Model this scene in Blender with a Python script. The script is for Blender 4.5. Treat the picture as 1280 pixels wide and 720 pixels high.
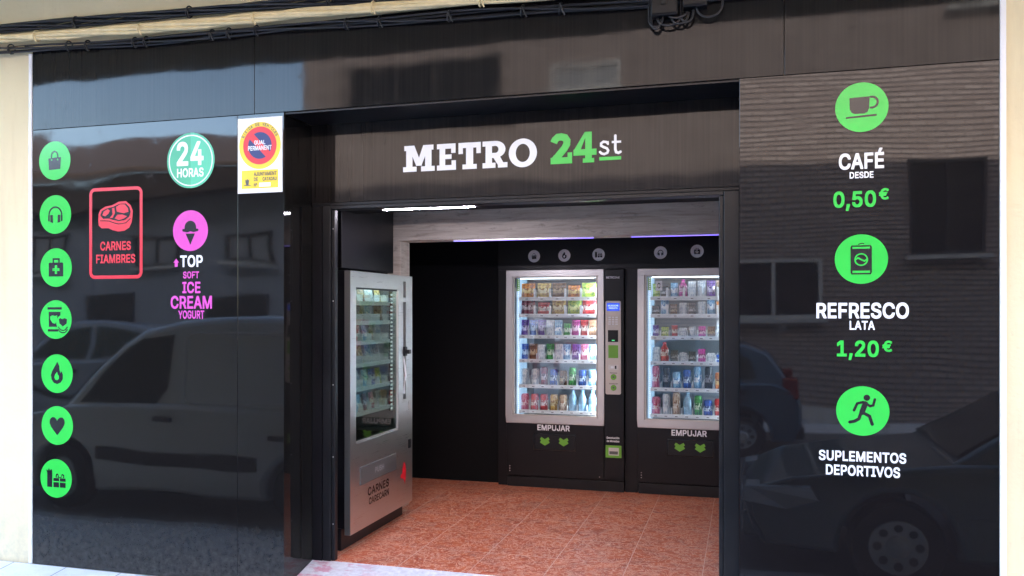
import bpy, bmesh, math, random
from mathutils import Vector, Matrix
R = math.radians
PI = math.pi
random.seed(7)
for o in list(bpy.data.objects):
    bpy.data.objects.remove(o)
SC = bpy.context.scene
COL = SC.collection

# ------------------------------------------------------------------ camera
cam_d = bpy.data.cameras.new('camera')
cam = bpy.data.objects.new('camera', cam_d)
COL.objects.link(cam)
CAM_Y, CAM_Z = -4.137, 1.491
cam.location = (0, CAM_Y, CAM_Z)
cam.rotation_euler = (R(90), 0, R(15.708))
cam_d.sensor_width = 36
cam_d.lens = 29.04
cam_d.shift_y = 0.0224
cam_d.clip_start = 0.05
cam_d.clip_end = 2000
SC.camera = cam

# ------------------------------------------------------------------ sky, sun, exposure
SUN_EL, SUN_AZ = 32, 8          # sun stands behind the shop, high; azimuth from +Y towards +X
W = bpy.data.worlds.new('World')
SC.world = W
W.use_nodes = True
wn = W.node_tree.nodes
sky = wn.new('ShaderNodeTexSky')
sky.sky_type = 'NISHITA'
sky.sun_disc = False
sky.sun_elevation = R(SUN_EL)
sky.sun_rotation = R(SUN_AZ)
sky.air_density = 1.0
sky.dust_density = 1.2
bg = wn['Background']
bg.inputs['Strength'].default_value = 0.15
W.node_tree.links.new(sky.outputs[0], bg.inputs['Color'])
sun_d = bpy.data.lights.new('sun', 'SUN')
sun_d.energy = 2.1
sun_d.angle = R(0.5)
sun_d.color = (1.0, 0.95, 0.87)
sun = bpy.data.objects.new('sun', sun_d)
COL.objects.link(sun)
sdir = Vector((math.sin(R(SUN_AZ)) * math.cos(R(SUN_EL)), math.cos(R(SUN_AZ)) * math.cos(R(SUN_EL)), math.sin(R(SUN_EL))))
sun.rotation_euler = sdir.to_track_quat('Z', 'Y').to_euler()
sun.location = (0, 0, 30)
VS = SC.view_settings
VS.view_transform = 'Standard'
VS.look = 'None'
VS.exposure = 4.25
VS.gamma = 1.0
VS.use_curve_mapping = False
SC.cycles.max_bounces = 8
SC.cycles.glossy_bounces = 5
SC.cycles.transparent_max_bounces = 12
SC.cycles.sample_clamp_indirect = 6
SC.cycles.use_denoising = True

# ------------------------------------------------------------------ materials
class NT:
    def __init__(self, m):
        self.t = m.node_tree
        self.n = self.t.nodes
        self.p = self.n['Principled BSDF']
    def add(self, typ, **kw):
        n = self.n.new(typ)
        for k, v in kw.items():
            if hasattr(n, k) and k not in n.inputs.keys():
                setattr(n, k, v)
            else:
                n.inputs[k].default_value = v
        return n
    def link(self, a, b):
        self.t.links.new(a, b)
    def coord(self, scale=(1, 1, 1), rot=(0, 0, 0), kind='Object'):
        tc = self.n.new('ShaderNodeTexCoord')
        mp = self.n.new('ShaderNodeMapping')
        mp.inputs['Scale'].default_value = scale
        mp.inputs['Rotation'].default_value = rot
        self.link(tc.outputs[kind], mp.inputs['Vector'])
        return mp.outputs[0]
    def noise(self, vec, scale, detail=4, rough=0.55, dist=0.0):
        n = self.n.new('ShaderNodeTexNoise')
        n.inputs['Scale'].default_value = scale
        n.inputs['Detail'].default_value = detail
        n.inputs['Roughness'].default_value = rough
        n.inputs['Distortion'].default_value = dist
        self.link(vec, n.inputs['Vector'])
        return n.outputs['Fac']
    def ramp(self, fac, stops):
        r = self.n.new('ShaderNodeValToRGB')
        e = r.color_ramp.elements
        while len(e) < len(stops):
            e.new(0.5)
        for i, (p, c) in enumerate(stops):
            e[i].position = p
            e[i].color = (*c, 1) if len(c) == 3 else c
        self.link(fac, r.inputs[0])
        return r.outputs[0]
    def mix(self, fac, a, b, mode='MIX'):
        m = self.n.new('ShaderNodeMix')
        m.data_type = 'RGBA'
        m.blend_type = mode
        for s, v in ((m.inputs[0], fac), (m.inputs[6], a), (m.inputs[7], b)):
            if hasattr(v, 'node'):
                self.link(v, s)
            elif isinstance(v, (int, float)):
                s.default_value = v
            else:
                s.default_value = (*v, 1)
        return m.outputs[2]
    def bump(self, h, strength, dist):
        b = self.n.new('ShaderNodeBump')
        b.inputs['Strength'].default_value = strength
        b.inputs['Distance'].default_value = dist
        self.link(h, b.inputs['Height'])
        self.link(b.outputs[0], self.p.inputs['Normal'])
        return b

def mat(name, col=(.5, .5, .5), rough=.5, metal=0.0, spec=None, var=0.0, vscale=6.0, rvar=0.0, emit=None, es=0.0):
    m = bpy.data.materials.new(name)
    m.use_nodes = True
    t = NT(m)
    p = t.p
    p.inputs['Base Color'].default_value = (*col, 1)
    p.inputs['Roughness'].default_value = rough
    p.inputs['Metallic'].default_value = metal
    if spec is not None:
        p.inputs['Specular IOR Level'].default_value = spec
    if var or rvar:
        v = t.coord()
        f = t.noise(v, vscale, 5)
        if var:
            lo = tuple(c * (1 - var) for c in col)
            hi = tuple(min(1, c * (1 + var)) for c in col)
            t.link(t.ramp(f, [(.3, lo), (.7, hi)]), p.inputs['Base Color'])
        if rvar:
            t.link(t.ramp(f, [(.3, (rough - rvar,) * 3), (.7, (rough + rvar,) * 3)]), p.inputs['Roughness'])
    if emit:
        p.inputs['Emission Color'].default_value = (*emit, 1)
        p.inputs['Emission Strength'].default_value = es
    return m

M = {}
# glossy black cladding: slightly uneven sheet, a trace of dust
def panel_mat(name, col, rough, wave, wscale, refl_streaks=None, spec=.36):
    m = mat(name, col, rough, spec=spec)
    t = NT(m)
    v = t.coord(wscale)
    t.bump(t.noise(v, 1.0, 1.5, .4), 1.0, wave)
    v2 = t.coord()
    dust = t.noise(v2, 9, 6, .65)
    t.link(t.ramp(dust, [(.45, (rough * .8,) * 3), (.62, (rough * 1.3,) * 3), (.75, (rough * 4 + .03,) * 3)]), t.p.inputs['Roughness'])
    # rain splash and street dust along the foot of the panels
    sx = t.n.new('ShaderNodeSeparateXYZ'); t.link(v2, sx.inputs[0])
    mr = t.n.new('ShaderNodeMapRange'); t.link(sx.outputs[2], mr.inputs[0])
    mr.inputs[1].default_value = .32; mr.inputs[2].default_value = -.08; mr.inputs[3].default_value = 0; mr.inputs[4].default_value = .42
    mm = t.n.new('ShaderNodeMath'); mm.operation = 'MULTIPLY'
    t.link(mr.outputs[0], mm.inputs[0]); t.link(t.ramp(t.noise(v2, 26, 7, .75), [(.42, (.15,) * 3), (.66, (1,) * 3)]), mm.inputs[1])
    if not refl_streaks:
        t.link(t.mix(mm.outputs[0], col, (.10, .095, .088)), t.p.inputs['Base Color'])
    if refl_streaks:
        g = t.noise(t.coord(refl_streaks[0]), 1.0, 5, .6, .3)  # streaks of the mirrored brick front, painted into the base colour
        t.link(t.ramp(g, [(.38, col), (.72, refl_streaks[1])]), t.p.inputs['Base Color'])
    return m
M['panel'] = panel_mat('black_gloss_cladding', (.0075, .0065, .0065), .038, .009, (.9, 1, 1.6))
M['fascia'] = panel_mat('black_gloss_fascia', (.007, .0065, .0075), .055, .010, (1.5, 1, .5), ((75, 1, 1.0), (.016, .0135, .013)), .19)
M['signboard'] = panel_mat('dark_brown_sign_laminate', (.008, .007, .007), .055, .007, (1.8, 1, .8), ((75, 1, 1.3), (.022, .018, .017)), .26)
M['rightpanel'] = panel_mat('dark_laminate_cladding', (.007, .006, .007), .026, .0045, (.7, 1, 1.3), ((1.3, 1, 70), (.0085, .0072, .0074)), .36)
M['soffit'] = mat('black_semi_gloss_soffit', (.006, .006, .008), .34, spec=.3)
M['black_metal'] = mat('black_powder_coat', (.007, .007, .009), .36, spec=.35, var=.2, rvar=.08)
M['black_satin'] = mat('black_satin_laminate', (.006, .0055, .007), .36, spec=.3, var=.15, rvar=.05)
M['black_wall'] = mat('black_matt_wall', (.004, .004, .005), .7, spec=.15)
M['white_plastic'] = mat('white_plastic', (.75, .77, .8), .4)
M['liner'] = mat('white_cabinet_liner', (.36, .40, .45), .5)
M['flap_edge'] = mat('glossy_black_plastic', (.003, .003, .004), .15)
M['rubber'] = mat('black_rubber', (.015, .015, .015), .7)
M['cable_black'] = mat('black_cable_sheath', (.012, .012, .016), .45, var=.3)
M['trim_white'] = mat('white_painted_trim', (.78, .77, .80), .5, var=.04)

def cream_mat():
    m = mat('cream_painted_render', (.72, .60, .40), .85)
    t = NT(m)
    v = t.coord()
    big = t.noise(v, .9, 4, .6)
    fine = t.noise(v, 45, 5, .6)
    c = t.ramp(big, [(.3, (.69, .585, .375)), (.7, (.75, .65, .435))])
    c2 = t.mix(t.ramp(fine, [(.28, (.25,) * 3), (.36, (0,) * 3)]), c, (.55, .44, .28))
    sx = t.n.new('ShaderNodeSeparateXYZ'); t.link(v, sx.inputs[0])
    mr = t.n.new('ShaderNodeMapRange'); t.link(sx.outputs[2], mr.inputs[0])
    mr.inputs[1].default_value = .30; mr.inputs[2].default_value = -.08; mr.inputs[3].default_value = 0; mr.inputs[4].default_value = .55
    mm = t.n.new('ShaderNodeMath'); mm.operation = 'MULTIPLY'
    t.link(mr.outputs[0], mm.inputs[0]); t.link(t.ramp(t.noise(v, 12, 7, .7), [(.42, (.0,) * 3), (.68, (1,) * 3)]), mm.inputs[1])
    c2 = t.mix(mm.outputs[0], c2, (.40, .36, .30))
    st = t.ramp(t.noise(t.coord((7, 7, .7)), 1.0, 6, .65), [(.56, (0,) * 3), (.72, (.35,) * 3)])
    c2 = t.mix(st, c2, (.56, .45, .28))
    t.link(c2, t.p.inputs['Base Color'])
    t.bump(fine, .35, .004)
    return m
M['cream'] = cream_mat()
M['tan_cable'] = mat('cream_painted_cable', (.82, .66, .37), .6, var=.12, vscale=14)

def concrete(name, a, b, sc=5):
    m = mat(name, a, .85)
    t = NT(m)
    v = t.coord()
    f = t.noise(v, sc, 7, .65)
    f2 = t.noise(v, sc * 14, 3, .6)
    c = t.ramp(f, [(.3, a), (.7, b)])
    c = t.mix(t.ramp(f2, [(.3, (.3,) * 3), (.45, (0,) * 3)]), c, tuple(x * .6 for x in a))
    t.link(c, t.p.inputs['Base Color'])
    t.bump(f2, .3, .003)
    return m
def slabs(m):
    t = NT(m)
    br = t.n.new('ShaderNodeTexBrick'); br.offset = 0
    for k, v in (('Scale', 1), ('Brick Width', .4), ('Row Height', .4), ('Mortar Size', .004)):
        br.inputs[k].default_value = v
    t.link(t.coord(), br.inputs['Vector'])
    old = t.p.inputs['Base Color'].links[0].from_socket
    t.link(t.mix(br.outputs['Fac'], old, (.22, .21, .20)), t.p.inputs['Base Color'])
    return m
M['pavement'] = concrete('pale_concrete_pavement', (.60, .59, .59), (.72, .71, .71))
slabs(M['pavement'])
M['kerb'] = concrete('granite_kerb', (.34, .33, .32), (.44, .43, .42), 9)
M['asphalt'] = concrete('asphalt', (.07, .07, .074), (.10, .10, .104), 3)
M['ground'] = concrete('dry_ground', (.22, .19, .14), (.30, .26, .20), .4)

def ramp_mat():
    m = mat('worn_pink_paint_doorstep', (.6, .3, .35), .8)
    t = NT(m)
    v = t.coord()
    f = t.noise(t.coord((1, 2.2, 1)), 5.5, 8, .7)
    w = t.ramp(f, [(.44, (0,) * 3), (.52, (1,) * 3)])
    # the paint survives beside the jamb and is worn off along the tread
    sx = t.n.new('ShaderNodeSeparateXYZ')
    tc = t.n.new('ShaderNodeTexCoord')
    t.link(tc.outputs['Object'], sx.inputs[0])
    mr = t.n.new('ShaderNodeMapRange')
    mr.inputs[1].default_value = -2.34
    mr.inputs[2].default_value = -2.02
    t.link(sx.outputs[0], mr.inputs[0])
    mx = t.n.new('ShaderNodeMath'); mx.operation = 'MULTIPLY_ADD'
    t.link(mr.outputs[0], mx.inputs[0]); mx.inputs[1].default_value = .9
    t.link(w, mx.inputs[2]); mx.use_clamp = True
    ms = t.n.new('ShaderNodeMath'); ms.operation = 'SUBTRACT'; ms.use_clamp = True
    t.link(mx.outputs[0], ms.inputs[0]); ms.inputs[1].default_value = .12
    fine = t.noise(v, 40, 4, .6)
    pink = t.ramp(fine, [(.3, (.50, .22, .27)), (.7, (.60, .31, .36))])
    worn = t.ramp(fine, [(.3, (.50, .49, .50)), (.7, (.66, .65, .66))])
    t.link(t.mix(ms.outputs[0], pink, worn), t.p.inputs['Base Color'])
    t.bump(fine, .4, .003)
    return m
M['ramp'] = ramp_mat()

def tile_mat():
    m = mat('red_marbled_floor_tile', (.42, .12, .07), .45, spec=.3)
    t = NT(m)
    v = t.coord((2.3256, 2.3256, 1))
    # tile grid of 43 cm
    br = t.n.new('ShaderNodeTexBrick')
    br.offset = 0.0
    br.inputs['Scale'].default_value = 1.0
    br.inputs['Brick Width'].default_value = 1.0
    br.inputs['Row Height'].default_value = 1.0
    br.inputs['Mortar Size'].default_value = .004
    br.inputs['Mortar Smooth'].default_value = .3
    br.inputs['Bias'].default_value = 0
    br.inputs['Color1'].default_value = (0, 0, 0, 1)
    br.inputs['Color2'].default_value = (.6, .6, .6, 1)
    mp = v.node
    mp.inputs['Location'].default_value = (.228 * 2.3256, -.73 * 2.3256, 0)
    t.link(v, br.inputs['Vector'])
    # every tile its own shift of the marbling
    sh = t.n.new('ShaderNodeVectorMath'); sh.operation = 'MULTIPLY_ADD'
    t.link(br.outputs['Color'], sh.inputs[0])
    sh.inputs[1].default_value = (9, 7, 3)
    v0 = t.coord()
    t.link(v0, sh.inputs[2])
    vec = sh.outputs[0]
    a = t.noise(vec, 6, 6, .62, 1.2)
    base = t.ramp(a, [(.25, (.26, .043, .018)), (.5, (.47, .092, .036)), (.75, (.62, .165, .070))])
    b = t.noise(vec, 11, 8, .72, 2.2)
    vein = t.ramp(b, [(.465, (0,) * 3), (.5, (.85,) * 3), (.535, (0,) * 3)])
    b2 = t.noise(vec, 26, 5, .7, 1.5)
    fleck = t.ramp(b2, [(.61, (0,) * 3), (.70, (.7,) * 3)])
    c = t.mix(vein, base, (.78, .48, .34))
    c = t.mix(fleck, c, (.80, .53, .40))
    c = t.mix(br.outputs['Fac'], c, (.70, .50, .40))
    t.link(c, t.p.inputs['Base Color'])
    t.link(t.ramp(a, [(.3, (.38,) * 3), (.7, (.55,) * 3)]), t.p.inputs['Roughness'])
    t.bump(br.outputs['Fac'], -.4, .002)
    return m
M['tile'] = tile_mat()

def greywood():
    m = mat('weathered_grey_wood', (.33, .28, .24), .6)
    t = NT(m)
    g = t.noise(t.coord((1.3, 3, 16)), 2.2, 8, .68, .8)
    c = t.ramp(g, [(.25, (.25, .20, .165)), (.45, (.48, .405, .34)), (.62, (.58, .51, .44)), (.85, (.70, .64, .57))])
    k = t.noise(t.coord((1, 1, 2)), 9, 6, .7)
    c = t.mix(t.ramp(k, [(.3, (.55,) * 3), (.42, (0,) * 3)]), c, (.15, .12, .10))
    t.link(c, t.p.inputs['Base Color'])
    t.bump(g, .3, .003)
    return m
M['greywood'] = greywood()

def steel_mat():
    m = mat('brushed_stainless_steel', (.62, .61, .60), .33, 1.0)
    t = NT(m)
    g = t.noise(t.coord((2, 2, 260)), 1.5, 3, .6)
    t.link(t.ramp(g, [(.3, (.26,) * 3), (.7, (.40,) * 3)]), t.p.inputs['Roughness'])
    t.bump(g, .12, .001)
    t.p.inputs['Anisotropic'].default_value = .4
    return m
M['steel'] = steel_mat()
M['alu'] = mat('satin_aluminium', (.60, .57, .55), .38, .85, var=.05, vscale=3)
M['silver_paint'] = mat('silver_painted_plate', (.56, .50, .45), .4, .3)
M['green_vinyl'] = mat('bright_green_vinyl', (.030, .54, .062), .2, var=.03)
M['green_deep'] = mat('mint_green_vinyl', (.055, .42, .22), .35)
M['green_deep_light'] = mat('light_mint_green_vinyl', (.08, .52, .30), .35)
M['pink_vinyl'] = mat('pink_vinyl', (.66, .085, .46), .2)
M['red_vinyl'] = mat('red_vinyl', (.66, .010, .026), .35)
M['white_vinyl'] = mat('white_vinyl', (.80, .80, .83), .25)
M['dark_vinyl'] = mat('black_vinyl', (.011, .011, .013), .2)
M['yellow_vinyl'] = mat('yellow_sign_paint', (.85, .62, .02), .4)
M['blue_vinyl'] = mat('blue_sign_paint', (.012, .022, .15), .4)
M['sign_red'] = mat('red_sign_paint', (.75, .02, .03), .4)
M['sign_white'] = mat('white_sign_enamel', (.78, .78, .82), .35, var=.03)
M['grey_ink'] = mat('grey_ink', (.10, .10, .10), .5)
M['machine_green'] = mat('leaf_green_plastic', (.16, .42, .04), .4)
M['led_white'] = mat('cool_white_led', (.8, .8, .8), .5, emit=(.76, .89, 1.0), es=6.0)
M['led_panel'] = mat('pale_blue_lit_panel', (.5, .6, .7), .5, emit=(.42, .70, 1.0), es=.038)
M['led_top'] = mat('soft_white_led', (.8, .8, .8), .5, emit=(.74, .88, 1.0), es=.35)
M['led_dots'] = mat('led_point', (.8, .8, .8), .5, emit=(.85, .93, 1.0), es=.06)
M['led_violet'] = mat('violet_blue_led', (.5, .5, .8), .5, emit=(.20, .13, 1.0), es=.13)
M['screen'] = mat('blue_lcd_screen', (.02, .05, .4), .3, emit=(.01, .09, 1.0), es=.06)
M['screen_text'] = mat('white_lcd_text', (.5, .6, .8), .3, emit=(.6, .75, 1.0), es=.06)
M['led_green'] = mat('green_indicator', (.1, .6, .2), .3, emit=(.1, 1.0, .35), es=.06)

def glass_mat(name, tint=(1, 1, 1), ior=1.5, gloss=1.0, rough=.0):
    m = bpy.data.materials.new(name)
    m.use_nodes = True
    n = m.node_tree.nodes
    L = m.node_tree.links
    n.remove(n['Principled BSDF'])
    tr = n.new('ShaderNodeBsdfTransparent'); tr.inputs[0].default_value = (*tint, 1)
    gl = n.new('ShaderNodeBsdfGlossy'); gl.inputs['Roughness'].default_value = rough
    gl.inputs['Color'].default_value = (gloss, gloss, gloss, 1)
    fr = n.new('ShaderNodeFresnel')
    ge = n.new('ShaderNodeNewGeometry')
    mr = n.new('ShaderNodeMapRange')
    mr.inputs[3].default_value = ior; mr.inputs[4].default_value = 1 / ior
    L.new(ge.outputs['Backfacing'], mr.inputs[0]); L.new(mr.outputs[0], fr.inputs['IOR'])
    mx = n.new('ShaderNodeMixShader')
    L.new(fr.outputs[0], mx.inputs[0]); L.new(tr.outputs[0], mx.inputs[1]); L.new(gl.outputs[0], mx.inputs[2])
    L.new(mx.outputs[0], n['Material Output'].inputs['Surface'])
    return m
M['glass'] = glass_mat('clear_machine_glass', (.97, .985, .98), 1.75)
M['dark_glass'] = glass_mat('smoked_machine_glass', (.62, .70, .66), 1.5)

def brick_mat():
    m = mat('brown_brick', (.25, .14, .10), .85)
    t = NT(m)
    tc = t.n.new('ShaderNodeTexCoord')
    sp = t.n.new('ShaderNodeSeparateXYZ'); cb = t.n.new('ShaderNodeCombineXYZ')
    t.link(tc.outputs['Object'], sp.inputs[0])
    t.link(sp.outputs[0], cb.inputs[0]); t.link(sp.outputs[2], cb.inputs[1])
    br = t.n.new('ShaderNodeTexBrick')
    br.inputs['Scale'].default_value = 1
    br.inputs['Brick Width'].default_value = .26
    br.inputs['Row Height'].default_value = .085
    br.inputs['Mortar Size'].default_value = .02
    br.inputs['Mortar Smooth'].default_value = .2
    br.inputs['Color1'].default_value = (.34, .265, .235, 1)
    br.inputs['Color2'].default_value = (.48, .39, .35, 1)
    br.inputs['Mortar'].default_value = (.30, .235, .21, 1)
    t.link(cb.outputs[0], br.inputs['Vector'])
    md = t.n.new('ShaderNodeMath'); md.operation = 'FRACT'
    dv = t.n.new('ShaderNodeMath'); dv.operation = 'DIVIDE'; dv.inputs[1].default_value = .085
    t.link(sp.outputs[2], dv.inputs[0]); t.link(dv.outputs[0], md.inputs[0])
    bed = t.ramp(md.outputs[0], [(.0, (1,) * 3), (.24, (1,) * 3), (.30, (0,) * 3), (.94, (0,) * 3), (1.0, (1,) * 3)])
    t.link(t.mix(bed, br.outputs['Color'], (.10, .08, .072)), t.p.inputs['Base Color'])
    return m
M['brick'] = brick_mat()
M['grey_render'] = mat('bluish_grey_render', (.29, .31, .35), .85, var=.08, vscale=2)
M['roof_tile'] = mat('dark_clay_roof', (.11, .075, .06), .8, var=.25, vscale=8)
M['window_dark'] = mat('dark_window_pane', (.015, .017, .02), .08)
M['shutter'] = mat('grey_roller_shutter', (.30, .30, .31), .6)
M['stone_sill'] = mat('pale_stone_sill', (.55, .53, .50), .7, var=.1)
M['tyre'] = mat('tyre_rubber', (.02, .02, .02), .75)
M['hubcap'] = mat('silver_hubcap', (.62, .63, .65), .35, .2)
M['car_window'] = mat('tinted_car_window', (.02, .035, .032), .05)
M['headlamp'] = mat('clear_headlamp', (.55, .58, .60), .1, .3)
M['taillamp'] = mat('red_tail_lamp', (.30, .01, .01), .15)
M['black_plastic'] = mat('black_bumper_plastic', (.02, .02, .021), .55)
def paint(name, c, rough=.18):
    m = mat(name, c, rough)
    p = m.node_tree.nodes['Principled BSDF']
    p.inputs['Coat Weight'].default_value = .8
    p.inputs['Coat Roughness'].default_value = .04
    return m
M['paint_grey'] = paint('silver_grey_car_paint', (.84, .84, .86), .35)
M['paint_dark'] = paint('dark_green_car_paint', (.13, .19, .20), .16)
M['paint_blue'] = paint('blue_car_paint', (.08, .15, .22), .25)
M['paint_white'] = paint('white_car_paint', (.75, .76, .77), .3)
M['paint_silver'] = paint('pale_silver_car_paint', (.33, .36, .42), .3)

# ------------------------------------------------------------------ mesh builder
class MB:
    def __init__(self):
        self.v, self.f, self.m, self.mats = [], [], [], []
    def mi(self, m):
        if isinstance(m, str):
            m = M[m]
        if m not in self.mats:
            self.mats.append(m)
        return self.mats.index(m)
    def face(self, pts, m):
        b = len(self.v)
        self.v += [tuple(p) for p in pts]
        self.f.append(list(range(b, b + len(pts))))
        self.m.append(self.mi(m))
    def raw(self, vs, fs, m):
        b = len(self.v)
        self.v += [tuple(p) for p in vs]
        k = self.mi(m)
        for f in fs:
            self.f.append([b + i for i in f])
            self.m.append(k)
    def box(self, x0, y0, z0, x1, y1, z1, m):
        vs = [(x0, y0, z0), (x1, y0, z0), (x1, y1, z0), (x0, y1, z0), (x0, y0, z1), (x1, y0, z1), (x1, y1, z1), (x0, y1, z1)]
        self.raw(vs, [(3, 2, 1, 0), (4, 5, 6, 7), (0, 1, 5, 4), (1, 2, 6, 5), (2, 3, 7, 6), (3, 0, 4, 7)], m)
        return self
    def prism(self, poly, y0, y1, m, taper=None):
        """polygon in (x, z), extruded along y; poly counter-clockwise seen from -y"""
        n = len(poly)
        t = taper or (lambda x, z, s: 0)
        vs = [(x, y0 + t(x, z, 0), z) for x, z in poly] + [(x, y1 + t(x, z, 1), z) for x, z in poly]
        fs = [list(range(n)), list(range(2 * n - 1, n - 1, -1))]
        for i in range(n):
            j = (i + 1) % n
            fs.append([j, i, n + i, n + j])
        self.raw(vs, fs, m)
        return self
    def tube(self, pts, r, m, seg=8, caps=True):
        pts = [Vector(p) for p in pts]
        n = len(pts)
        rings = []
        up = None
        for i, p in enumerate(pts):
            d = (pts[min(i + 1, n - 1)] - pts[max(i - 1, 0)]).normalized()
            if up is None:
                up = Vector((0, 0, 1)) if abs(d.z) < .9 else Vector((1, 0, 0))
            a = d.cross(up).normalized()
            b = a.cross(d).normalized()
            up = b
            rr = r[i] if isinstance(r, (list, tuple)) else r
            rings.append([p + (a * math.cos(2 * PI * k / seg) + b * math.sin(2 * PI * k / seg)) * rr for k in range(seg)])
        vs = [q for ring in rings for q in ring]
        fs = []
        for i in range(n - 1):
            for k in range(seg):
                l = (k + 1) % seg
                fs.append([i * seg + k, i * seg + l, (i + 1) * seg + l, (i + 1) * seg + k])
        if caps:
            fs.append(list(range(seg - 1, -1, -1)))
            fs.append([(n - 1) * seg + k for k in range(seg)])
        self.raw(vs, fs, m)
        return self
    def lathe(self, prof, m, seg=16, c=(0, 0, 0), axis='z'):
        """prof: (radius, height)"""
        vs, fs = [], []
        for r, h in prof:
            for k in range(seg):
                a = 2 * PI * k / seg
                if axis == 'z':
                    vs.append((c[0] + r * math.cos(a), c[1] + r * math.sin(a), c[2] + h))
                else:
                    vs.append((c[0] + r * math.cos(a), c[1] + h, c[2] + r * math.sin(a)))
        for i in range(len(prof) - 1):
            for k in range(seg):
                l = (k + 1) % seg
                fs.append([i * seg + k, i * seg + l, (i + 1) * seg + l, (i + 1) * seg + k])
        fs.append(list(range(seg - 1, -1, -1)))
        fs.append([(len(prof) - 1) * seg + k for k in range(seg)])
        self.raw(vs, fs, m)
        return self
    # flat artwork on the plane y = y (facing -y), coordinates (x, z)
    def poly(self, pts, m, y=0.0):
        self.face([(x, y, z) for x, z in pts], m)
        return self
    def disc(self, cx, cz, rx, rz, m, y=0.0, seg=48, a0=0, a1=2 * PI):
        return self.poly([(cx + rx * math.cos(a0 + (a1 - a0) * k / seg), cz + rz * math.sin(a0 + (a1 - a0) * k / seg)) for k in range(seg if a1 - a0 > 6.28 else seg + 1)], m, y)
    def ring(self, cx, cz, rx, rz, qx, qz, m, y=0.0, seg=48):
        for k in range(seg):
            a, b = 2 * PI * k / seg, 2 * PI * (k + 1) / seg
            self.poly([(cx + qx * math.cos(a), cz + qz * math.sin(a)), (cx + rx * math.cos(a), cz + rz * math.sin(a)),
                       (cx + rx * math.cos(b), cz + rz * math.sin(b)), (cx + qx * math.cos(b), cz + qz * math.sin(b))], m, y)
        return self
    def stroke(self, pts, w, m, y=0.0, cap=True, closed=False):
        """one polygon strip along a 2-D path, with round ends"""
        P = [Vector((p[0], p[1])) for p in pts]
        n = len(P)
        L, Rr = [], []
        for i in range(n):
            if closed:
                a, b = P[i - 1], P[(i + 1) % n]
            else:
                a, b = P[max(i - 1, 0)], P[min(i + 1, n - 1)]
            d1 = (P[i] - a) if (P[i] - a).length > 1e-9 else (b - P[i])
            d2 = (b - P[i]) if (b - P[i]).length > 1e-9 else (P[i] - a)
            d1.normalize(); d2.normalize()
            t = (d1 + d2)
            t = t.normalized() if t.length > 1e-6 else d1
            nn = Vector((-t.y, t.x))
            k = 1 / max(.5, nn.dot(Vector((-d1.y, d1.x))))
            L.append(P[i] + nn * w / 2 * k); Rr.append(P[i] - nn * w / 2 * k)
        q = n if closed else n - 1
        for i in range(q):
            j = (i + 1) % n
            self.poly([Rr[i], Rr[j], L[j], L[i]], m, y)
        if cap and not closed:
            for i, (a, b) in enumerate(((P[0], P[1]), (P[-1], P[-2]))):
                d = (a - b).normalized()
                th = math.atan2(d.y, d.x)
                self.disc(a.x, a.y, w / 2, w / 2, m, y, 10, th - PI / 2, th + PI / 2)
        return self
    def text(self, s, x0, z0, x1, z1, m, y=0.0, bold=.02, font_scale=None):
        vs, fs = text2d(s, bold)
        ax, bx = min(v[0] for v in vs), max(v[0] for v in vs)
        az, bz = min(v[1] for v in vs), max(v[1] for v in vs)
        kx, kz = (x1 - x0) / (bx - ax), (z1 - z0) / (bz - az)
        self.raw([(x0 + (v[0] - ax) * kx, y, z0 + (v[1] - az) * kz) for v in vs], fs, m)
        return self
    def build(self, name, parent=None, smooth=False, bevel=0, bseg=2, recalc=False, weld=True):
        me = bpy.data.meshes.new(name)
        me.from_pydata([tuple(v) for v in self.v], [], self.f)
        for m in self.mats:
            me.materials.append(m)
        me.polygons.foreach_set('material_index', self.m)
        if weld or recalc:
            bm = bmesh.new(); bm.from_mesh(me)
            if weld:
                bmesh.ops.remove_doubles(bm, verts=bm.verts, dist=1e-6)
            if recalc:
                bmesh.ops.recalc_face_normals(bm, faces=bm.faces)
            bm.to_mesh(me); bm.free()
        if smooth:
            me.polygons.foreach_set('use_smooth', [True] * len(me.polygons))
        me.update()
        o = bpy.data.objects.new(name, me)
        COL.objects.link(o)
        if parent is not None:
            o.parent = parent
        if bevel:
            md = o.modifiers.new('bevel', 'BEVEL')
            md.width = bevel; md.segments = bseg; md.limit_method = 'ANGLE'; md.angle_limit = R(35)
            md.harden_normals = False
        if smooth:
            try:
                me.set_sharp_from_angle(angle=R(38))
            except Exception:
                pass
        return o

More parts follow.
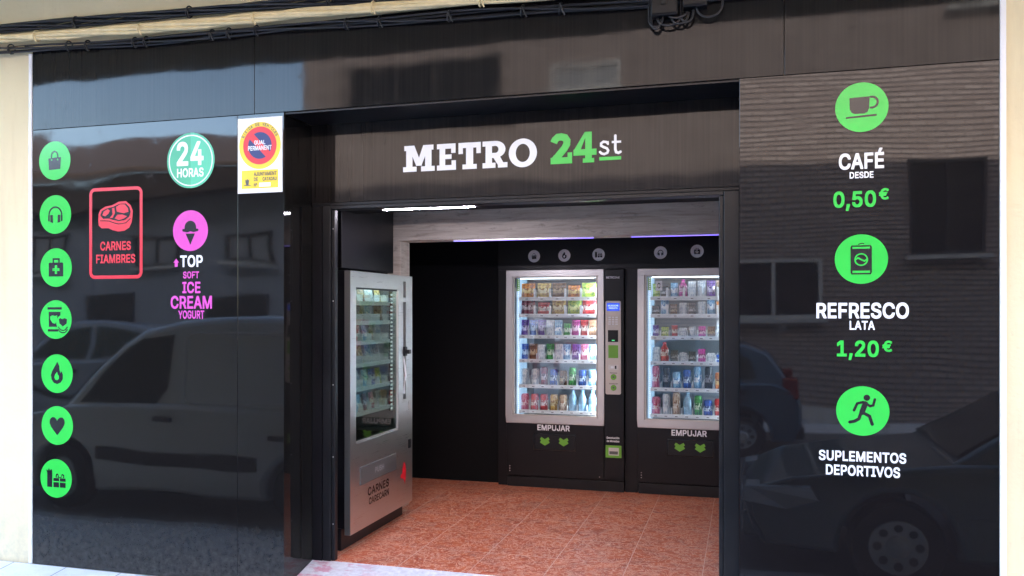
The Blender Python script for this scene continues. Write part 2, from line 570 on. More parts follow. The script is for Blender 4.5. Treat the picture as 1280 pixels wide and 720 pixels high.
# letter outlines of a plain grotesque: character | advance | contours
GLYPHS = {}
for _l in """A|510|-5,-19 1,-23 16,-24 85,-24 104,-21 109,-14 155,118 325,118 371,-14 376,-21 395,-24 463,-24 478,-23 484,-19 487,1 483,25 300,523 295,530 276,533 201,533 186,532 179,527 -4,25 -8,1/192,223 239,364 287,223
B|486|39,-19 45,-23 60,-24 261,-24 318,-19 358,-6 388,10 410,32 421,47 433,72 439,94 442,130 439,178 434,200 421,226 400,252 379,267 408,300 418,328 422,369 419,415 413,437 402,462 391,477 370,498 349,512 329,521 306,527 253,533 60,533 45,532 39,528 36,509 36,0/149,81 149,207 248,207 265,205 295,192 306,184 321,166 330,142 327,123 312,102 296,91 258,81/149,309 149,428 257,426 277,420 292,410 307,388 311,367 302,344 287,328 273,319 251,311 236,309
C|540|80,47 106,21 130,4 163,-13 192,-23 217,-28 280,-31 334,-25 377,-11 403,3 422,17 456,51 483,98 491,122 497,158 496,175 492,181 473,184 393,183 387,179 384,173 378,150 368,132 357,118 339,102 298,82 271,77 250,79 224,86 202,97 188,107 168,128 158,141 143,171 132,207 128,234 127,262 132,301 147,348 158,367 171,385 202,411 223,422 250,430 271,432 298,427 339,407 357,391 368,377 378,359 384,335 387,329 393,325 473,324 492,327 496,333 496,365 482,413 456,458 431,484 403,506 376,520 334,534 273,540 217,537 192,532 163,522 130,505 106,487 80,461 65,441 40,393 25,346 19,311 16,244 19,197 32,136 50,93
D|532|39,-19 45,-23 60,-24 228,-24 274,-21 308,-15 338,-6 380,16 407,37 438,72 453,97 467,128 479,170 486,246 483,312 479,340 467,382 439,438 408,472 373,499 335,517 279,530 234,533 60,533 45,532 39,528 36,509 36,0/149,81 149,428 227,428 257,424 285,415 316,397 336,377 356,347 366,320 374,280 375,241 366,189 357,165 347,146 319,115 282,93 259,86 229,81
E|449|39,-19 45,-23 60,-24 375,-24 390,-23 396,-19 399,0 399,57 398,72 390,80 149,81 149,205 370,206 378,214 379,229 378,301 370,309 149,310 149,428 387,429 395,437 396,452 396,509 395,524 391,530 372,533 60,533 45,532 39,528 36,509 36,0
F|440|39,-19 45,-23 60,-24 125,-24 140,-23 146,-19 149,0 149,197 346,197 361,198 367,202 370,221 370,278 369,293 361,301 149,302 149,428 384,429 392,437 393,452 393,509 392,524 388,530 369,533 60,533 45,532 39,528 36,509 36,0
G|550|83,44 105,22 129,4 162,-13 189,-22 218,-28 276,-31 316,-28 343,-23 389,-6 419,12 457,49 472,71 486,99 498,146 502,193 502,256 501,271 497,277 478,280 283,280 264,277 260,271 259,256 259,199 260,184 264,178 283,175 387,175 384,161 375,141 363,123 344,104 327,92 313,86 283,78 259,77 219,88 202,97 172,123 158,142 143,171 132,207 128,234 127,262 132,301 147,348 158,367 169,383 201,411 223,422 249,430 269,432 298,426 316,419 338,406 366,375 377,356 386,331 393,326 474,325 493,328 497,334 497,366 488,398 477,423 449,465 423,490 404,504 356,527 328,534 271,540 215,537 190,532 161,522 129,505 105,487 79,461 64,441 45,407 24,346 19,312 16,244 23,168 35,127 45,102 61,73
H|547|39,-19 45,-23 60,-24 125,-24 140,-23 148,-15 149,208 368,208 369,-15 377,-23 392,-24 457,-24 472,-23 478,-19 481,0 481,509 480,524 476,530 457,533 392,533 377,532 369,524 368,313 149,313 149,509 146,528 140,532 125,533 60,533 45,532 39,528 36,509 36,0
I|330|10,-19 16,-23 31,-24 269,-24 284,-23 290,-19 293,0 293,57 290,76 284,80 269,81 207,81 207,428 269,428 284,429 290,433 293,452 293,509 292,524 288,530 269,533 31,533 16,532 10,528 7,509 7,452 10,433 16,429 31,428 94,428 94,81 31,81 16,80 10,76 7,57 7,0
J|426|49,19 78,-6 108,-20 143,-28 190,-31 234,-27 262,-20 291,-6 309,8 334,35 349,65 356,90 360,137 360,509 359,524 355,530 336,533 272,533 257,532 249,524 248,146 239,110 226,92 211,82 190,75 168,78 156,83 144,92 130,110 123,130 121,188 113,196 33,197 18,196 12,192 9,173 9,139 13,94 21,65 36,35
L|423|39,-19 45,-23 60,-24 361,-24 376,-23 384,-15 384,72 376,80 149,81 149,509 148,524 140,532 45,532 37,524 36,0
M|658|39,-19 45,-23 60,-24 122,-24 137,-23 145,-15 146,277 262,-14 271,-23 286,-24 357,-23 364,-18 480,277 481,-15 489,-23 504,-24 568,-24 587,-21 591,-15 592,0 592,509 589,528 583,532 568,533 476,533 461,532 454,527 314,160 301,201 174,527 167,532 152,533 60,533 41,530 37,524 36,509 36,0
N|553|39,-19 45,-23 60,-24 125,-24 140,-23 148,-15 148,325 364,-17 372,-23 387,-24 463,-24 478,-23 484,-19 487,0 487,509 486,524 482,530 463,533 399,533 384,532 376,524 375,185 159,526 151,532 136,533 60,533 45,532 39,528 36,509 36,0
O|563|84,43 106,21 130,4 177,-18 217,-28 259,-31 291,-30 345,-22 371,-13 404,4 425,19 453,47 469,68 484,93 499,127 510,168 517,244 514,312 510,340 499,381 488,407 469,441 454,460 424,490 404,505 371,522 345,531 316,537 275,540 217,537 192,532 163,522 130,505 106,487 84,465 65,441 40,393 25,346 19,311 16,244 19,197 25,162 35,127 50,93/185,110 161,137 147,160 131,213 127,246 128,274 133,305 147,348 172,386 202,412 217,419 257,431 283,430 310,423 345,402 365,382 386,349 394,330 402,301 406,270 405,227 394,179 386,160 365,127 345,107 331,97 304,84 283,78 250,78 224,86 202,97
P|475|39,-19 45,-23 60,-24 125,-24 140,-23 146,-19 149,0 149,162 249,162 281,164 319,172 352,186 373,200 396,223 411,245 422,272 430,301 433,341 430,394 419,431 405,459 373,494 352,508 328,520 306,526 242,533 60,533 45,532 39,528 36,509 36,0/149,266 149,428 244,428 276,419 299,402 312,383 319,362 320,341 312,313 296,290 279,277 265,271 245,267
R|479|39,-19 45,-23 60,-24 125,-24 140,-23 146,-19 149,0 149,174 229,174 334,-21 353,-24 428,-24 443,-23 449,-19 452,0 451,16 353,194 354,198 376,211 386,220 399,233 411,251 425,283 430,306 433,345 430,398 425,421 415,445 399,472 376,494 353,510 307,527 243,533 60,533 45,532 39,528 36,509 36,0/149,279 149,428 245,428 281,418 301,403 312,388 319,367 320,344 312,317 298,300 277,287 246,279
S|477|54,27 82,2 114,-15 136,-23 179,-31 238,-33 295,-27 337,-13 369,4 394,27 407,44 422,71 429,95 432,144 428,187 416,218 403,236 379,259 328,287 229,315 177,334 166,340 150,355 142,367 140,376 141,384 150,400 168,417 184,426 207,433 234,434 266,426 293,408 308,389 313,365 316,359 322,355 401,354 420,357 424,363 424,397 421,419 413,443 398,469 360,505 330,522 292,534 233,540 184,537 145,530 116,518 76,492 54,468 39,441 31,417 28,379 31,331 37,310 50,287 76,260 114,236 167,216 225,201 283,181 298,172 312,159 320,143 318,128 312,117 291,94 269,82 254,77 224,73 183,81 160,92 141,111 132,127 128,150 125,156 119,160 23,160 15,152 14,133 18,97 31,61 43,40
T|479|172,-19 178,-23 193,-24 257,-24 272,-23 280,-15 281,428 417,428 436,431 440,437 441,452 441,509 440,524 432,532 32,533 17,532 9,524 8,452 9,437 13,431 32,428 169,428 169,0
U|547|77,40 113,7 142,-10 186,-25 212,-30 244,-32 306,-30 356,-18 383,-6 404,7 440,40 454,60 467,87 479,131 481,161 481,509 480,524 476,530 457,533 393,533 378,532 370,524 368,168 355,130 346,117 328,99 303,85 272,76 245,76 205,89 187,101 172,116 162,131 153,153 148,176 148,509 145,528 139,532 124,533 60,533 45,532 39,528 36,509 36,167 38,139 42,112 50,87
V|510|182,-18 189,-23 204,-24 278,-24 293,-23 300,-18 486,493 486,524 482,530 463,533 395,533 380,532 373,527 241,144 106,527 99,532 84,533 16,533 1,532 -5,528 -8,509 -5,487
X|504|-3,-19 3,-23 18,-24 91,-24 110,-21 201,106 236,162 363,-21 382,-24 456,-24 471,-23 477,-19 480,0 477,20 310,262 467,489 470,509 469,524 465,530 446,533 374,533 355,530 279,423 238,359 191,432 123,530 104,533 29,533 14,532 8,528 5,509 8,489 166,259 -3,20 -6,1
Y|502|182,-19 188,-23 203,-24 268,-24 283,-23 289,-19 292,0 292,195 476,489 479,509 478,524 474,530 455,533 381,533 362,530 268,379 237,323 110,530 91,533 16,533 1,532 -5,528 -8,509 -5,489 179,195 179,0
Z|468|21,-19 27,-23 42,-24 399,-24 414,-23 420,-19 423,0 423,57 422,72 414,80 169,81 418,442 421,461 421,509 420,524 416,530 397,533 40,533 25,532 19,528 16,509 16,452 17,437 25,429 269,428 21,66 18,47 18,0
É|449|39,-19 45,-23 60,-24 375,-24 390,-23 396,-19 399,0 399,57 398,72 390,80 149,81 149,205 370,206 378,214 379,229 378,301 370,309 149,310 149,428 387,429 395,437 396,452 396,509 395,524 391,530 372,533 60,533 45,532 39,528 36,509 36,0/170,539 176,535 191,534 241,534 260,537 330,643 331,659 328,678 322,682 307,683 239,683 220,680 168,574 167,558
€|494|-5,160 1,156 64,155 69,133 81,101 99,67 116,43 141,18 159,4 208,-20 241,-28 280,-31 331,-28 380,-16 403,-6 423,7 437,18 445,28 445,59 415,117 396,120 380,119 350,97 318,83 290,78 274,78 253,85 231,97 196,134 186,154 298,155 317,158 344,213 344,244 340,250 321,253 165,253 165,255 341,255 360,258 387,313 387,344 383,350 364,353 186,353 186,355 196,374 210,392 231,412 253,424 280,431 311,428 322,424 348,412 382,386 413,386 420,391 446,447 447,463 444,482 424,500 395,517 353,533 322,538 280,540 231,535 190,522 159,505 116,465 99,441 71,382 64,353 19,352 10,343 -7,295 -7,264 1,256 54,255 54,253 19,252 12,247 -7,195 -8,179
0|483|87,25 113,1 131,-10 161,-23 182,-28 220,-31 271,-28 292,-23 314,-14 343,3 380,42 397,72 417,131 427,195 429,274 423,347 407,411 379,467 343,505 314,523 292,532 271,537 234,540 183,537 158,531 131,519 110,505 74,467 56,434 41,395 29,341 24,274 26,194 36,131 47,94 59,66/185,92 168,110 157,130 140,181 133,238 136,302 145,348 156,377 168,398 185,417 199,427 217,434 231,435 252,428 268,417 285,398 299,374 313,328 318,294 320,239 317,206 308,161 298,132 285,110 268,92 252,81 229,74 217,75 201,81
1|483|55,-19 61,-23 76,-24 391,-24 406,-23 414,-15 415,55 414,70 410,76 391,79 300,79 300,509 299,524 291,532 182,532 70,451 63,442 63,343 71,335 87,334 106,337 188,396 188,79 76,79 57,76 53,70 52,55 52,0
2|483|43,-19 49,-23 64,-24 389,-24 404,-23 410,-19 413,0 413,57 412,72 408,78 389,81 214,83 309,182 343,221 384,279 399,320 405,378 402,415 395,439 382,465 370,481 348,503 326,518 294,531 245,539 205,539 155,531 123,517 101,503 78,480 65,462 52,434 45,408 42,369 43,347 51,339 127,338 146,341 150,347 154,379 169,408 189,425 216,435 236,434 254,428 272,417 286,402 291,391 295,378 295,362 282,330 261,300 43,67 40,48 40,0
3|483|49,37 88,1 119,-14 171,-28 230,-31 283,-25 323,-12 353,6 378,29 391,46 407,77 413,99 416,125 417,152 414,190 406,214 389,246 378,260 353,283 309,305 278,311 393,441 396,460 396,509 395,524 391,530 372,533 70,533 55,532 49,528 46,509 46,452 47,437 51,431 97,427 230,425 134,315 133,248 136,229 142,225 216,223 258,212 278,198 291,183 304,152 302,130 294,111 277,94 252,81 235,76 213,74 182,81 162,92 153,100 138,121 133,145 130,151 124,155 29,155 21,147 20,128 24,92 33,65
4|483|19,86 25,82 40,81 258,81 258,0 259,-15 263,-21 282,-24 343,-24 358,-23 364,-19 367,0 367,81 428,82 436,90 437,105 437,163 434,182 428,186 367,187 367,318 364,337 358,341 343,342 282,342 263,339 259,333 258,318 258,189 156,190 331,487 334,493 335,509 334,524 330,530 311,533 247,533 232,532 225,527 17,174 16,105
5|483|73,27 98,4 115,-7 152,-23 175,-28 214,-31 254,-29 284,-24 329,-6 348,8 375,35 390,56 402,79 412,117 415,175 409,226 395,263 379,289 341,327 308,345 290,351 261,356 225,358 192,355 164,348 173,428 366,428 385,431 389,437 390,452 390,509 389,524 385,530 366,533 96,533 81,532 75,528 72,520 44,272 43,253 46,234 56,229 82,226 124,222 144,223 163,237 187,247 213,253 234,250 258,240 279,222 293,202 301,179 303,158 293,123 280,104 259,86 236,76 220,74 192,81 172,94 159,107 153,117 149,125 146,143 143,149 137,153 60,154 41,151 37,145 36,130 40,89 52,58 62,40
6|483|79,31 106,5 122,-6 152,-20 186,-28 221,-31 246,-30 274,-27 297,-21 330,-7 350,7 373,30 389,53 402,82 410,110 413,150 410,204 402,234 391,260 378,279 354,303 336,316 310,327 282,335 239,338 343,489 346,509 345,524 341,530 322,533 252,533 233,530 106,345 70,285 56,253 42,204 40,150 42,120 50,84 63,54/175,97 158,123 150,148 151,174 161,199 171,213 187,227 212,239 240,239 261,230 280,214 291,198 301,173 301,142 291,116 280,100 261,84 235,74 212,75 192,84
7|483|76,-19 82,-23 97,-24 165,-24 180,-23 187,-18 414,433 415,509 414,524 410,530 391,533 62,533 47,532 41,528 38,509 38,452 39,437 47,429 281,425 74,16 73,0
8|483|64,29 91,4 122,-13 143,-21 183,-29 213,-31 269,-29 318,-18 361,4 387,27 411,62 421,92 424,116 425,139 420,182 411,209 394,238 368,264 361,267 380,288 392,308 402,337 406,376 402,422 396,445 382,470 357,498 328,518 295,532 263,538 219,540 180,537 157,532 132,522 104,506 80,483 63,459 55,442 48,408 46,376 49,343 60,308 72,288 91,267 84,264 60,240 41,209 31,176 28,128 31,92 39,68 53,42/166,93 149,111 141,131 141,147 151,171 168,189 184,200 209,209 242,209 268,200 284,189 301,171 311,147 310,127 302,109 286,93 270,83 245,75 225,73 184,82/180,332 166,348 158,370 159,385 166,402 180,418 196,428 214,434 233,435 262,425 273,418 286,403 294,380 293,365 285,347 272,332 262,325 238,315 222,314 197,321
9|483|109,-19 115,-23 130,-24 200,-24 219,-21 355,177 382,224 397,256 410,304 413,341 411,389 400,430 389,454 373,478 346,504 330,515 301,529 273,536 231,540 186,537 152,529 123,515 103,502 75,472 64,456 50,427 42,390 40,360 42,314 48,281 62,249 77,227 96,208 117,193 148,179 171,174 213,171 109,20 106,1/179,289 160,312 152,335 151,362 160,390 172,407 192,425 213,434 240,434 261,425 280,408 287,398 301,367 301,335 291,310 280,294 262,279 235,269 224,268 210,271 191,279
,|218|17,-138 23,-142 38,-143 99,-142 105,-138 160,54 160,86 156,92 137,95 68,95 53,94 47,90 44,83 15,-101 14,-119
a|419|40,10 51,-1 80,-19 99,-26 128,-31 165,-33 207,-29 231,-22 252,-10 254,-10 256,-19 262,-23 337,-24 352,-23 358,-19 361,0 361,258 358,295 354,314 343,340 329,360 306,381 279,395 256,402 198,408 146,405 120,399 84,385 59,367 40,347 30,333 18,307 18,276 22,270 28,267 83,251 115,251 123,257 137,280 152,291 166,300 184,306 199,307 223,300 245,279 250,265 246,257 221,250 113,235 84,226 58,214 45,205 22,181 11,154 7,127 8,75 15,47 27,25/124,90 120,102 124,119 149,136 188,145 252,154 250,133 241,110 226,92 211,81 188,72 162,70 145,75
d|454|58,25 91,-5 121,-20 148,-29 200,-32 243,-28 266,-20 289,-5 290,-15 298,-23 372,-24 387,-23 393,-19 396,0 396,509 395,524 391,530 372,533 311,533 296,532 290,528 286,490 284,386 269,396 238,405 201,408 148,405 121,397 92,382 56,349 45,333 31,307 16,262 12,236 10,174 15,121 21,98 36,60/163,87 139,115 125,152 120,194 129,241 145,272 172,296 195,305 223,302 243,292 264,271 278,246 288,194 283,151 276,129 264,106 243,85 230,78 217,73 191,73
e|434|61,26 78,9 97,-5 124,-18 168,-30 224,-32 273,-27 299,-19 340,5 359,23 374,43 388,75 389,90 388,106 384,112 378,115 323,128 291,128 284,123 276,106 268,96 253,82 237,75 210,70 186,75 169,82 152,96 133,121 125,141 125,145 371,145 386,146 392,150 395,169 395,206 392,251 386,280 368,325 355,344 323,376 285,396 253,405 213,408 163,406 121,394 95,380 81,370 46,331 31,304 16,259 12,233 10,173 12,141 23,92 44,49/129,245 132,255 144,273 164,292 187,303 200,305 223,303 243,294 263,274 277,249 277,245
l|219|51,3 71,-13 104,-24 132,-26 179,-24 194,-21 200,-18 204,-12 204,20 191,73 185,77 154,77 142,82 138,105 138,509 137,524 129,532 38,532 30,524 29,78 32,42 39,21
n|440|32,-19 38,-23 53,-24 114,-24 129,-23 135,-19 138,0 138,227 140,243 148,266 162,284 182,297 203,304 227,301 239,296 249,288 264,269 270,250 272,234 272,0 275,-19 281,-23 296,-24 357,-24 372,-23 378,-19 381,0 381,248 378,289 373,314 362,341 349,360 329,380 315,390 288,401 269,406 239,408 183,405 159,397 136,384 135,394 127,402 53,403 38,402 32,398 29,379 29,0
o|445|61,26 78,9 97,-5 123,-18 165,-30 220,-32 269,-26 319,-5 333,6 368,44 392,92 402,134 405,201 400,255 390,289 368,332 357,346 319,381 294,394 250,406 220,408 165,406 121,394 97,381 78,367 47,332 31,303 20,273 13,234 10,180 13,141 22,95 36,63/163,87 141,112 129,137 120,184 125,223 131,244 139,260 149,275 163,289 182,300 197,305 217,305 235,299 252,289 277,260 291,223 295,199 295,175 291,152 277,115 252,87 239,79 218,72 203,71 180,77
s|395|39,21 64,-3 96,-20 139,-30 196,-32 228,-30 276,-17 305,0 333,27 349,59 355,104 351,147 341,173 330,187 307,208 271,225 185,246 158,255 144,264 137,280 137,283 151,297 170,306 188,308 205,305 223,296 237,280 246,259 253,254 285,254 343,269 347,275 347,306 338,330 322,356 299,379 268,396 230,406 199,408 144,406 112,398 75,381 44,352 28,321 23,270 27,233 37,207 48,192 72,171 102,157 132,147 220,125 233,117 240,98 224,82 215,77 184,69 164,72 141,82 127,96 116,125 109,130 77,130 23,118 17,115 13,109 13,77 22,47
u|440|61,19 80,0 95,-10 122,-22 149,-27 189,-29 226,-26 250,-18 273,-5 275,-5 277,-19 283,-23 357,-24 372,-23 378,-19 381,0 381,379 380,394 376,400 357,403 296,403 281,402 275,398 272,379 272,153 270,136 261,114 245,94 232,84 207,75 183,78 171,83 161,91 147,109 139,131 138,379 135,398 129,402 114,403 53,403 38,402 32,398 29,379 29,124 31,92 36,69 45,45
v|419|141,-18 148,-23 163,-24 241,-23 248,-18 392,357 395,379 394,394 390,400 371,403 305,403 290,402 283,397 195,150 106,397 99,402 84,403 17,403 2,402 -4,398 -7,379 -5,360
c|426|61,26 78,9 97,-5 123,-18 165,-30 214,-32 253,-29 277,-24 299,-15 326,0 362,36 378,64 386,86 386,117 382,123 321,140 289,140 282,135 270,106 251,86 229,75 207,71 197,72 180,77 163,87 141,112 129,137 120,184 125,223 131,244 139,260 149,275 163,289 182,300 197,305 228,302 250,291 269,271 281,244 288,239 320,239 381,256 385,262 385,293 377,315 356,348 325,377 298,392 251,406 220,408 165,406 121,394 97,381 78,367 50,336 36,313 22,281 13,234 10,180 13,141 22,95 36,63
i|197|32,-19 38,-23 53,-24 114,-24 129,-23 137,-15 138,379 137,394 129,402 38,402 30,394 29,0/32,437 40,431 65,421 83,419 100,420 132,433 136,437 149,467 150,482 149,499 136,530 128,536 103,546 85,548 68,547 36,534 32,530 18,499 17,484 18,467
ó|445|61,26 78,9 97,-5 123,-18 146,-26 194,-32 250,-30 281,-22 319,-5 357,30 368,44 384,73 399,116 405,173 403,234 399,260 390,289 368,332 333,370 319,381 294,394 246,406 254,412 320,513 320,544 312,552 228,553 209,550 158,445 158,414 166,406 121,394 97,381 78,367 47,332 31,303 22,281 13,234 10,194 13,141 25,87 44,49/163,87 141,112 129,137 120,184 125,223 131,244 139,260 149,275 163,289 182,300 197,305 217,305 235,299 252,289 277,260 291,223 295,199 295,175 291,152 277,115 252,87 239,79 218,72 203,71 180,77
p|454|32,-162 38,-166 53,-167 114,-167 129,-166 135,-162 139,-118 141,-9 159,-20 188,-29 224,-32 277,-29 304,-20 333,-5 346,5 369,28 389,60 403,95 412,142 414,203 409,257 401,289 380,333 369,348 333,382 303,397 276,405 236,408 180,404 155,396 137,383 135,383 133,398 127,402 53,403 38,402 32,398 29,379 29,-143/180,86 160,106 148,129 141,151 137,175 137,203 141,228 148,249 161,273 179,291 206,303 221,305 239,302 260,291 281,270 293,247 300,226 304,202 304,176 300,152 293,131 278,105 261,87 244,77 226,72 207,73
º|365|44,242 73,218 99,206 123,200 174,197 211,200 232,205 254,214 277,229 301,253 322,293 330,323 333,361 331,405 325,436 312,467 299,487 278,508 262,519 235,532 211,538 174,541 132,539 99,532 73,519 56,508 36,487 22,467 10,439 5,415 2,361 5,322 11,296 22,271/139,304 126,317 113,345 109,363 112,389 117,405 126,421 139,434 156,442 179,442 194,435 210,419 218,405 225,382 225,355 213,324 194,303 179,296 166,294
t|257|68,5 93,-14 128,-25 163,-28 209,-26 226,-22 232,-19 236,-13 236,19 223,73 217,77 202,78 177,75 156,82 150,96 150,303 204,303 219,304 225,308 228,327 227,394 219,402 150,403 149,486 141,494 65,495 46,492 42,486 41,471 41,403 -9,402 -17,394 -18,327 -15,308 -9,304 41,303 42,73 45,48 49,37 56,21""".split('\n'):
    _c, _a, _p = _l.split('|')
    GLYPHS[_c] = (int(_a) / 1000, [[tuple(int(q) / 1000 for q in pt.split(',')) for pt in c.split(' ')] for c in _p.split('/')])
_T = {}
def text2d(s, bold, track=.35):
    k = (s, bold)
    if k not in _T:
        cu = bpy.data.curves.new('lettering', 'CURVE')
        cu.dimensions = '2D'
        cu.fill_mode = 'BOTH'
        x = 0.0
        for ch in s:
            if ch == ' ':
                x += .18; continue
            adv, cs = GLYPHS[ch]
            for c in cs:
                sp = cu.splines.new('POLY')
                sp.points.add(len(c) - 1)
                for p, (px, pz) in zip(sp.points, c):
                    p.co = (x + px, pz, 0, 1)
                sp.use_cyclic_u = True
            x += adv - .016
        ob = bpy.data.objects.new('lettering', cu)
        COL.objects.link(ob)
        bpy.context.view_layer.update()
        me = ob.evaluated_get(bpy.context.evaluated_depsgraph_get()).to_mesh()
        vs = [(v.co.x, v.co.y) for v in me.vertices]
        fs2 = []
        for p in me.polygons:
            f = list(p.vertices)
            fs2.append(f if p.normal.z > 0 else f[::-1])
        _T[k] = (vs, fs2)
        bpy.data.objects.remove(ob)
        bpy.data.curves.remove(cu)
    return _T[k]

def tag(o, label=None, cat=None, group=None, kind=None):
    if label: o['label'] = label
    if cat: o['category'] = cat
    if group: o['group'] = group
    if kind: o['kind'] = kind
    return o
def thing(name, label, cat, loc=(0, 0, 0), rz=0.0, group=None):
    o = bpy.data.objects.new(name, None)
    COL.objects.link(o)
    o.empty_display_size = .1
    o.location = loc
    o.rotation_euler = (0, 0, rz)
    return tag(o, label, cat, group)
def copy_tree(root, loc, label, rz=None):
    r = root.copy(); COL.objects.link(r)
    r.location = loc
    if rz is not None: r.rotation_euler = (0, 0, rz)
    r['label'] = label
    for ch in root.children:
        c = ch.copy(); COL.objects.link(c); c.parent = r
        for g in ch.children:
            d = g.copy(); COL.objects.link(d); d.parent = c
    return r
def bx(name, x0, y0, z0, x1, y1, z1, m, parent=None, bevel=0):
    return MB().box(x0, y0, z0, x1, y1, z1, m).build(name, parent, bevel=bevel)

# ================================================================== SETTING
def struct(name, mb, parent=None, **kw):
    return tag(mb.build(name, parent, **kw), kind='structure')
struct('ground', MB().box(-220, -220, -1.0, 220, 220, -.60, 'ground'))
struct('road', MB().box(-60, -9.0, -.60, 60, -1.86, -.42, 'asphalt'))
mb = MB()
# pavement in front of the shop slopes gently to the kerb
mb.raw([(-60, .0, -.60), (60, .0, -.60), (60, -1.72, -.60), (-60, -1.72, -.60), (-60, 0, -.08), (60, 0, -.08), (60, -1.72, -.31), (-60, -1.72, -.31)],
       [(0, 1, 2, 3), (4, 7, 6, 5), (0, 4, 5, 1), (1, 5, 6, 2), (2, 6, 7, 3), (3, 7, 4, 0)], 'pavement')
struct('pavement', mb)
struct('kerb', MB().box(-60, -1.86, -.60, 60, -1.722, -.312, 'kerb'), bevel=.015)
struct('pavement', MB().box(-60, -10.5, -.60, 60, -9.14, -.30, 'pavement'))
struct('kerb', MB().box(-60, -9.14, -.60, 60, -9.002, -.29, 'kerb'), bevel=.015)
# doorstep ramp between the panels
mb = MB()
mb.raw([(-2.498, .006, -.5), (-.03, .006, -.5), (-.03, .33, -.5), (-2.498, .33, -.5), (-2.498, .006, -.076), (-.03, .006, -.076), (-.03, .325, -.003), (-2.498, .325, -.003)],
       [(3, 2, 1, 0), (4, 5, 6, 7), (0, 1, 5, 4), (1, 2, 6, 5), (2, 3, 7, 6), (3, 0, 4, 7)], 'ramp')
struct('doorstep', mb)
struct('floor', MB().box(-3.6, .325, -.5, .75, 3.55, 0, 'tile'))
struct('ceiling', MB().box(-3.6, .80, 2.45, .75, 3.55, 2.6, 'black_wall'))

# ================================================================== SHOP BUILDING
b = thing('shop_building', 'cream rendered building that houses the black vending shop', 'building', (0, 0, 0))
mb = MB()
mb.box(-30, .016, -.5, -4.262, .30, 3.4, 'cream')          # pier beyond the panels
mb.box(1.10, .016, -.5, 30, .30, 3.4, 'cream')
mb.box(-4.262, .016, 3.02, 1.10, .30, 3.4, 'cream')
mb.box(-30, .016, 3.4, 30, 9, 10.6, 'cream')
mb.box(-30, .30, -.5, -3.9, 9, 3.4, 'cream')
mb.box(1.10, .30, -.5, 30, 9, 3.4, 'cream')
mb.box(-3.9, 3.6, -.5, 1.10, 9, 3.4, 'cream')
mb.box(-3.9, .62, 2.7, 1.10, 3.6, 3.4, 'cream')
mb.build('wall', b)
bx('balcony', -9, -1.9, 3.53, 8, .01, 3.72, 'cream', b, .01)
bx('corner_trim', -4.286, -.006, -.078, -4.262, .02, 3.09, 'trim_white', b, .003)
bx('corner_trim', 1.0975, -.006, -.12, 1.122, .02, 3.4, 'trim_white', b, .003)
mb = MB()
for (x0, x1) in ((-8.95, -.8), (-.7, 7.9)):
    mb.box(x0, -1.88, 4.62, x1, -1.82, 4.68, 'black_metal')
    x = x0
    while x < x1:
        mb.box(x, -1.86, 3.7205, x + .02, -1.84, 4.6195, 'black_metal'); x += .12
mb.build('railing', b)

# interior walls behind the cladding
w = MB()
w.box(-3.6, 3.40, 0, .75, 3.55, 2.45, 'black_wall')
tag(w.build('interior_wall'), 'plain black wall closing the dark passage beside the machines', 'wall')
tag(MB().box(-3.75, .33, 0, -3.61, 3.55, 2.45, 'black_wall').build('interior_wall'), 'black side wall at the dark end of the shop, behind the steel machine', 'wall')
tag(MB().box(.62, .6, 0, .75, 3.40, 2.45, 'black_wall').build('interior_wall'), 'black side wall hidden by the door post, beside the cut-off machine', 'wall')
tag(MB().box(-3.0, .60, 1.765, -2.452, 1.40, 2.45, 'black_satin').build('wall_panel', bevel=.002), 'smooth black panel above the steel vending machine', 'wall panel')
tag(MB().box(-2.62, .345, 0, -2.46, .488, 2.1, 'black_satin').build('wall_panel'), 'narrow black panel between the door post and the steel machine', 'wall panel')
mb = MB().box(-2.035, 2.665, 1.8405, .62, 2.72, 2.44, 'black_satin').box(-2.035, 2.665, 0, -1.9535, 2.72, 1.84, 'black_satin')
mb.box(-.944, 2.665, 0, -.8405, 2.72, 1.84, 'black_satin').box(.1685, 2.665, 0, .62, 2.72, 1.84, 'black_satin')
tag(mb.build('wall_panel'), 'wide black panel with round white stickers, surrounding the two tall machines', 'wall panel')
tag(MB().box(-3.6, 2.735, 0, -2.04, 2.80, 2.44, 'black_wall').build('wall_panel'), 'unlit black panel at the back of the dark passage', 'wall panel')
tag(MB().box(-2.602, 1.62, 2.018, .61, 1.80, 2.44, 'greywood').build('beam', bevel=.004), 'weathered grey wood beam across the shop with violet light under it', 'beam')
tag(MB().box(-2.60, 1.624, 0, -2.492, 1.80, 2.0175, 'greywood').build('column', bevel=.004), 'weathered grey wood post under the beam, behind the steel machine', 'column')
tag(MB().box(-2.5, .60, 2.128, .6, .795, 2.62, 'black_wall').build('lintel'), 'black lintel box behind the name board, above the entrance', 'lintel')

# ================================================================== CLADDING
def clad(label, x0, z0, x1, z1, m, y=0.0, th=.012):
    return tag(bx('cladding_panel', x0, y, z0, x1, y + th, z1, m, None, .0012), label, 'wall panel')
clad('large glossy black panel carrying the column of seven green stickers', -4.2605, -.078, -2.8005, 2.612, 'panel')
clad('narrow glossy black panel under the no-parking sign', -2.7985, -.078, -2.500, 2.612, 'panel')
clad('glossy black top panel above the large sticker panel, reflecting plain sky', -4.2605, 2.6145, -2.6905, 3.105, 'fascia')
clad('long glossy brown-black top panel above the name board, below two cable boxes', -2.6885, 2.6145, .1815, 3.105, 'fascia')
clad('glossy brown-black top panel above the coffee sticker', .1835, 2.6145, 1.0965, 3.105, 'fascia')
clad('dark glossy panel with coffee, soft drink and supplement stickers', -.0225, -.20, 1.0965, 2.612, 'rightpanel')
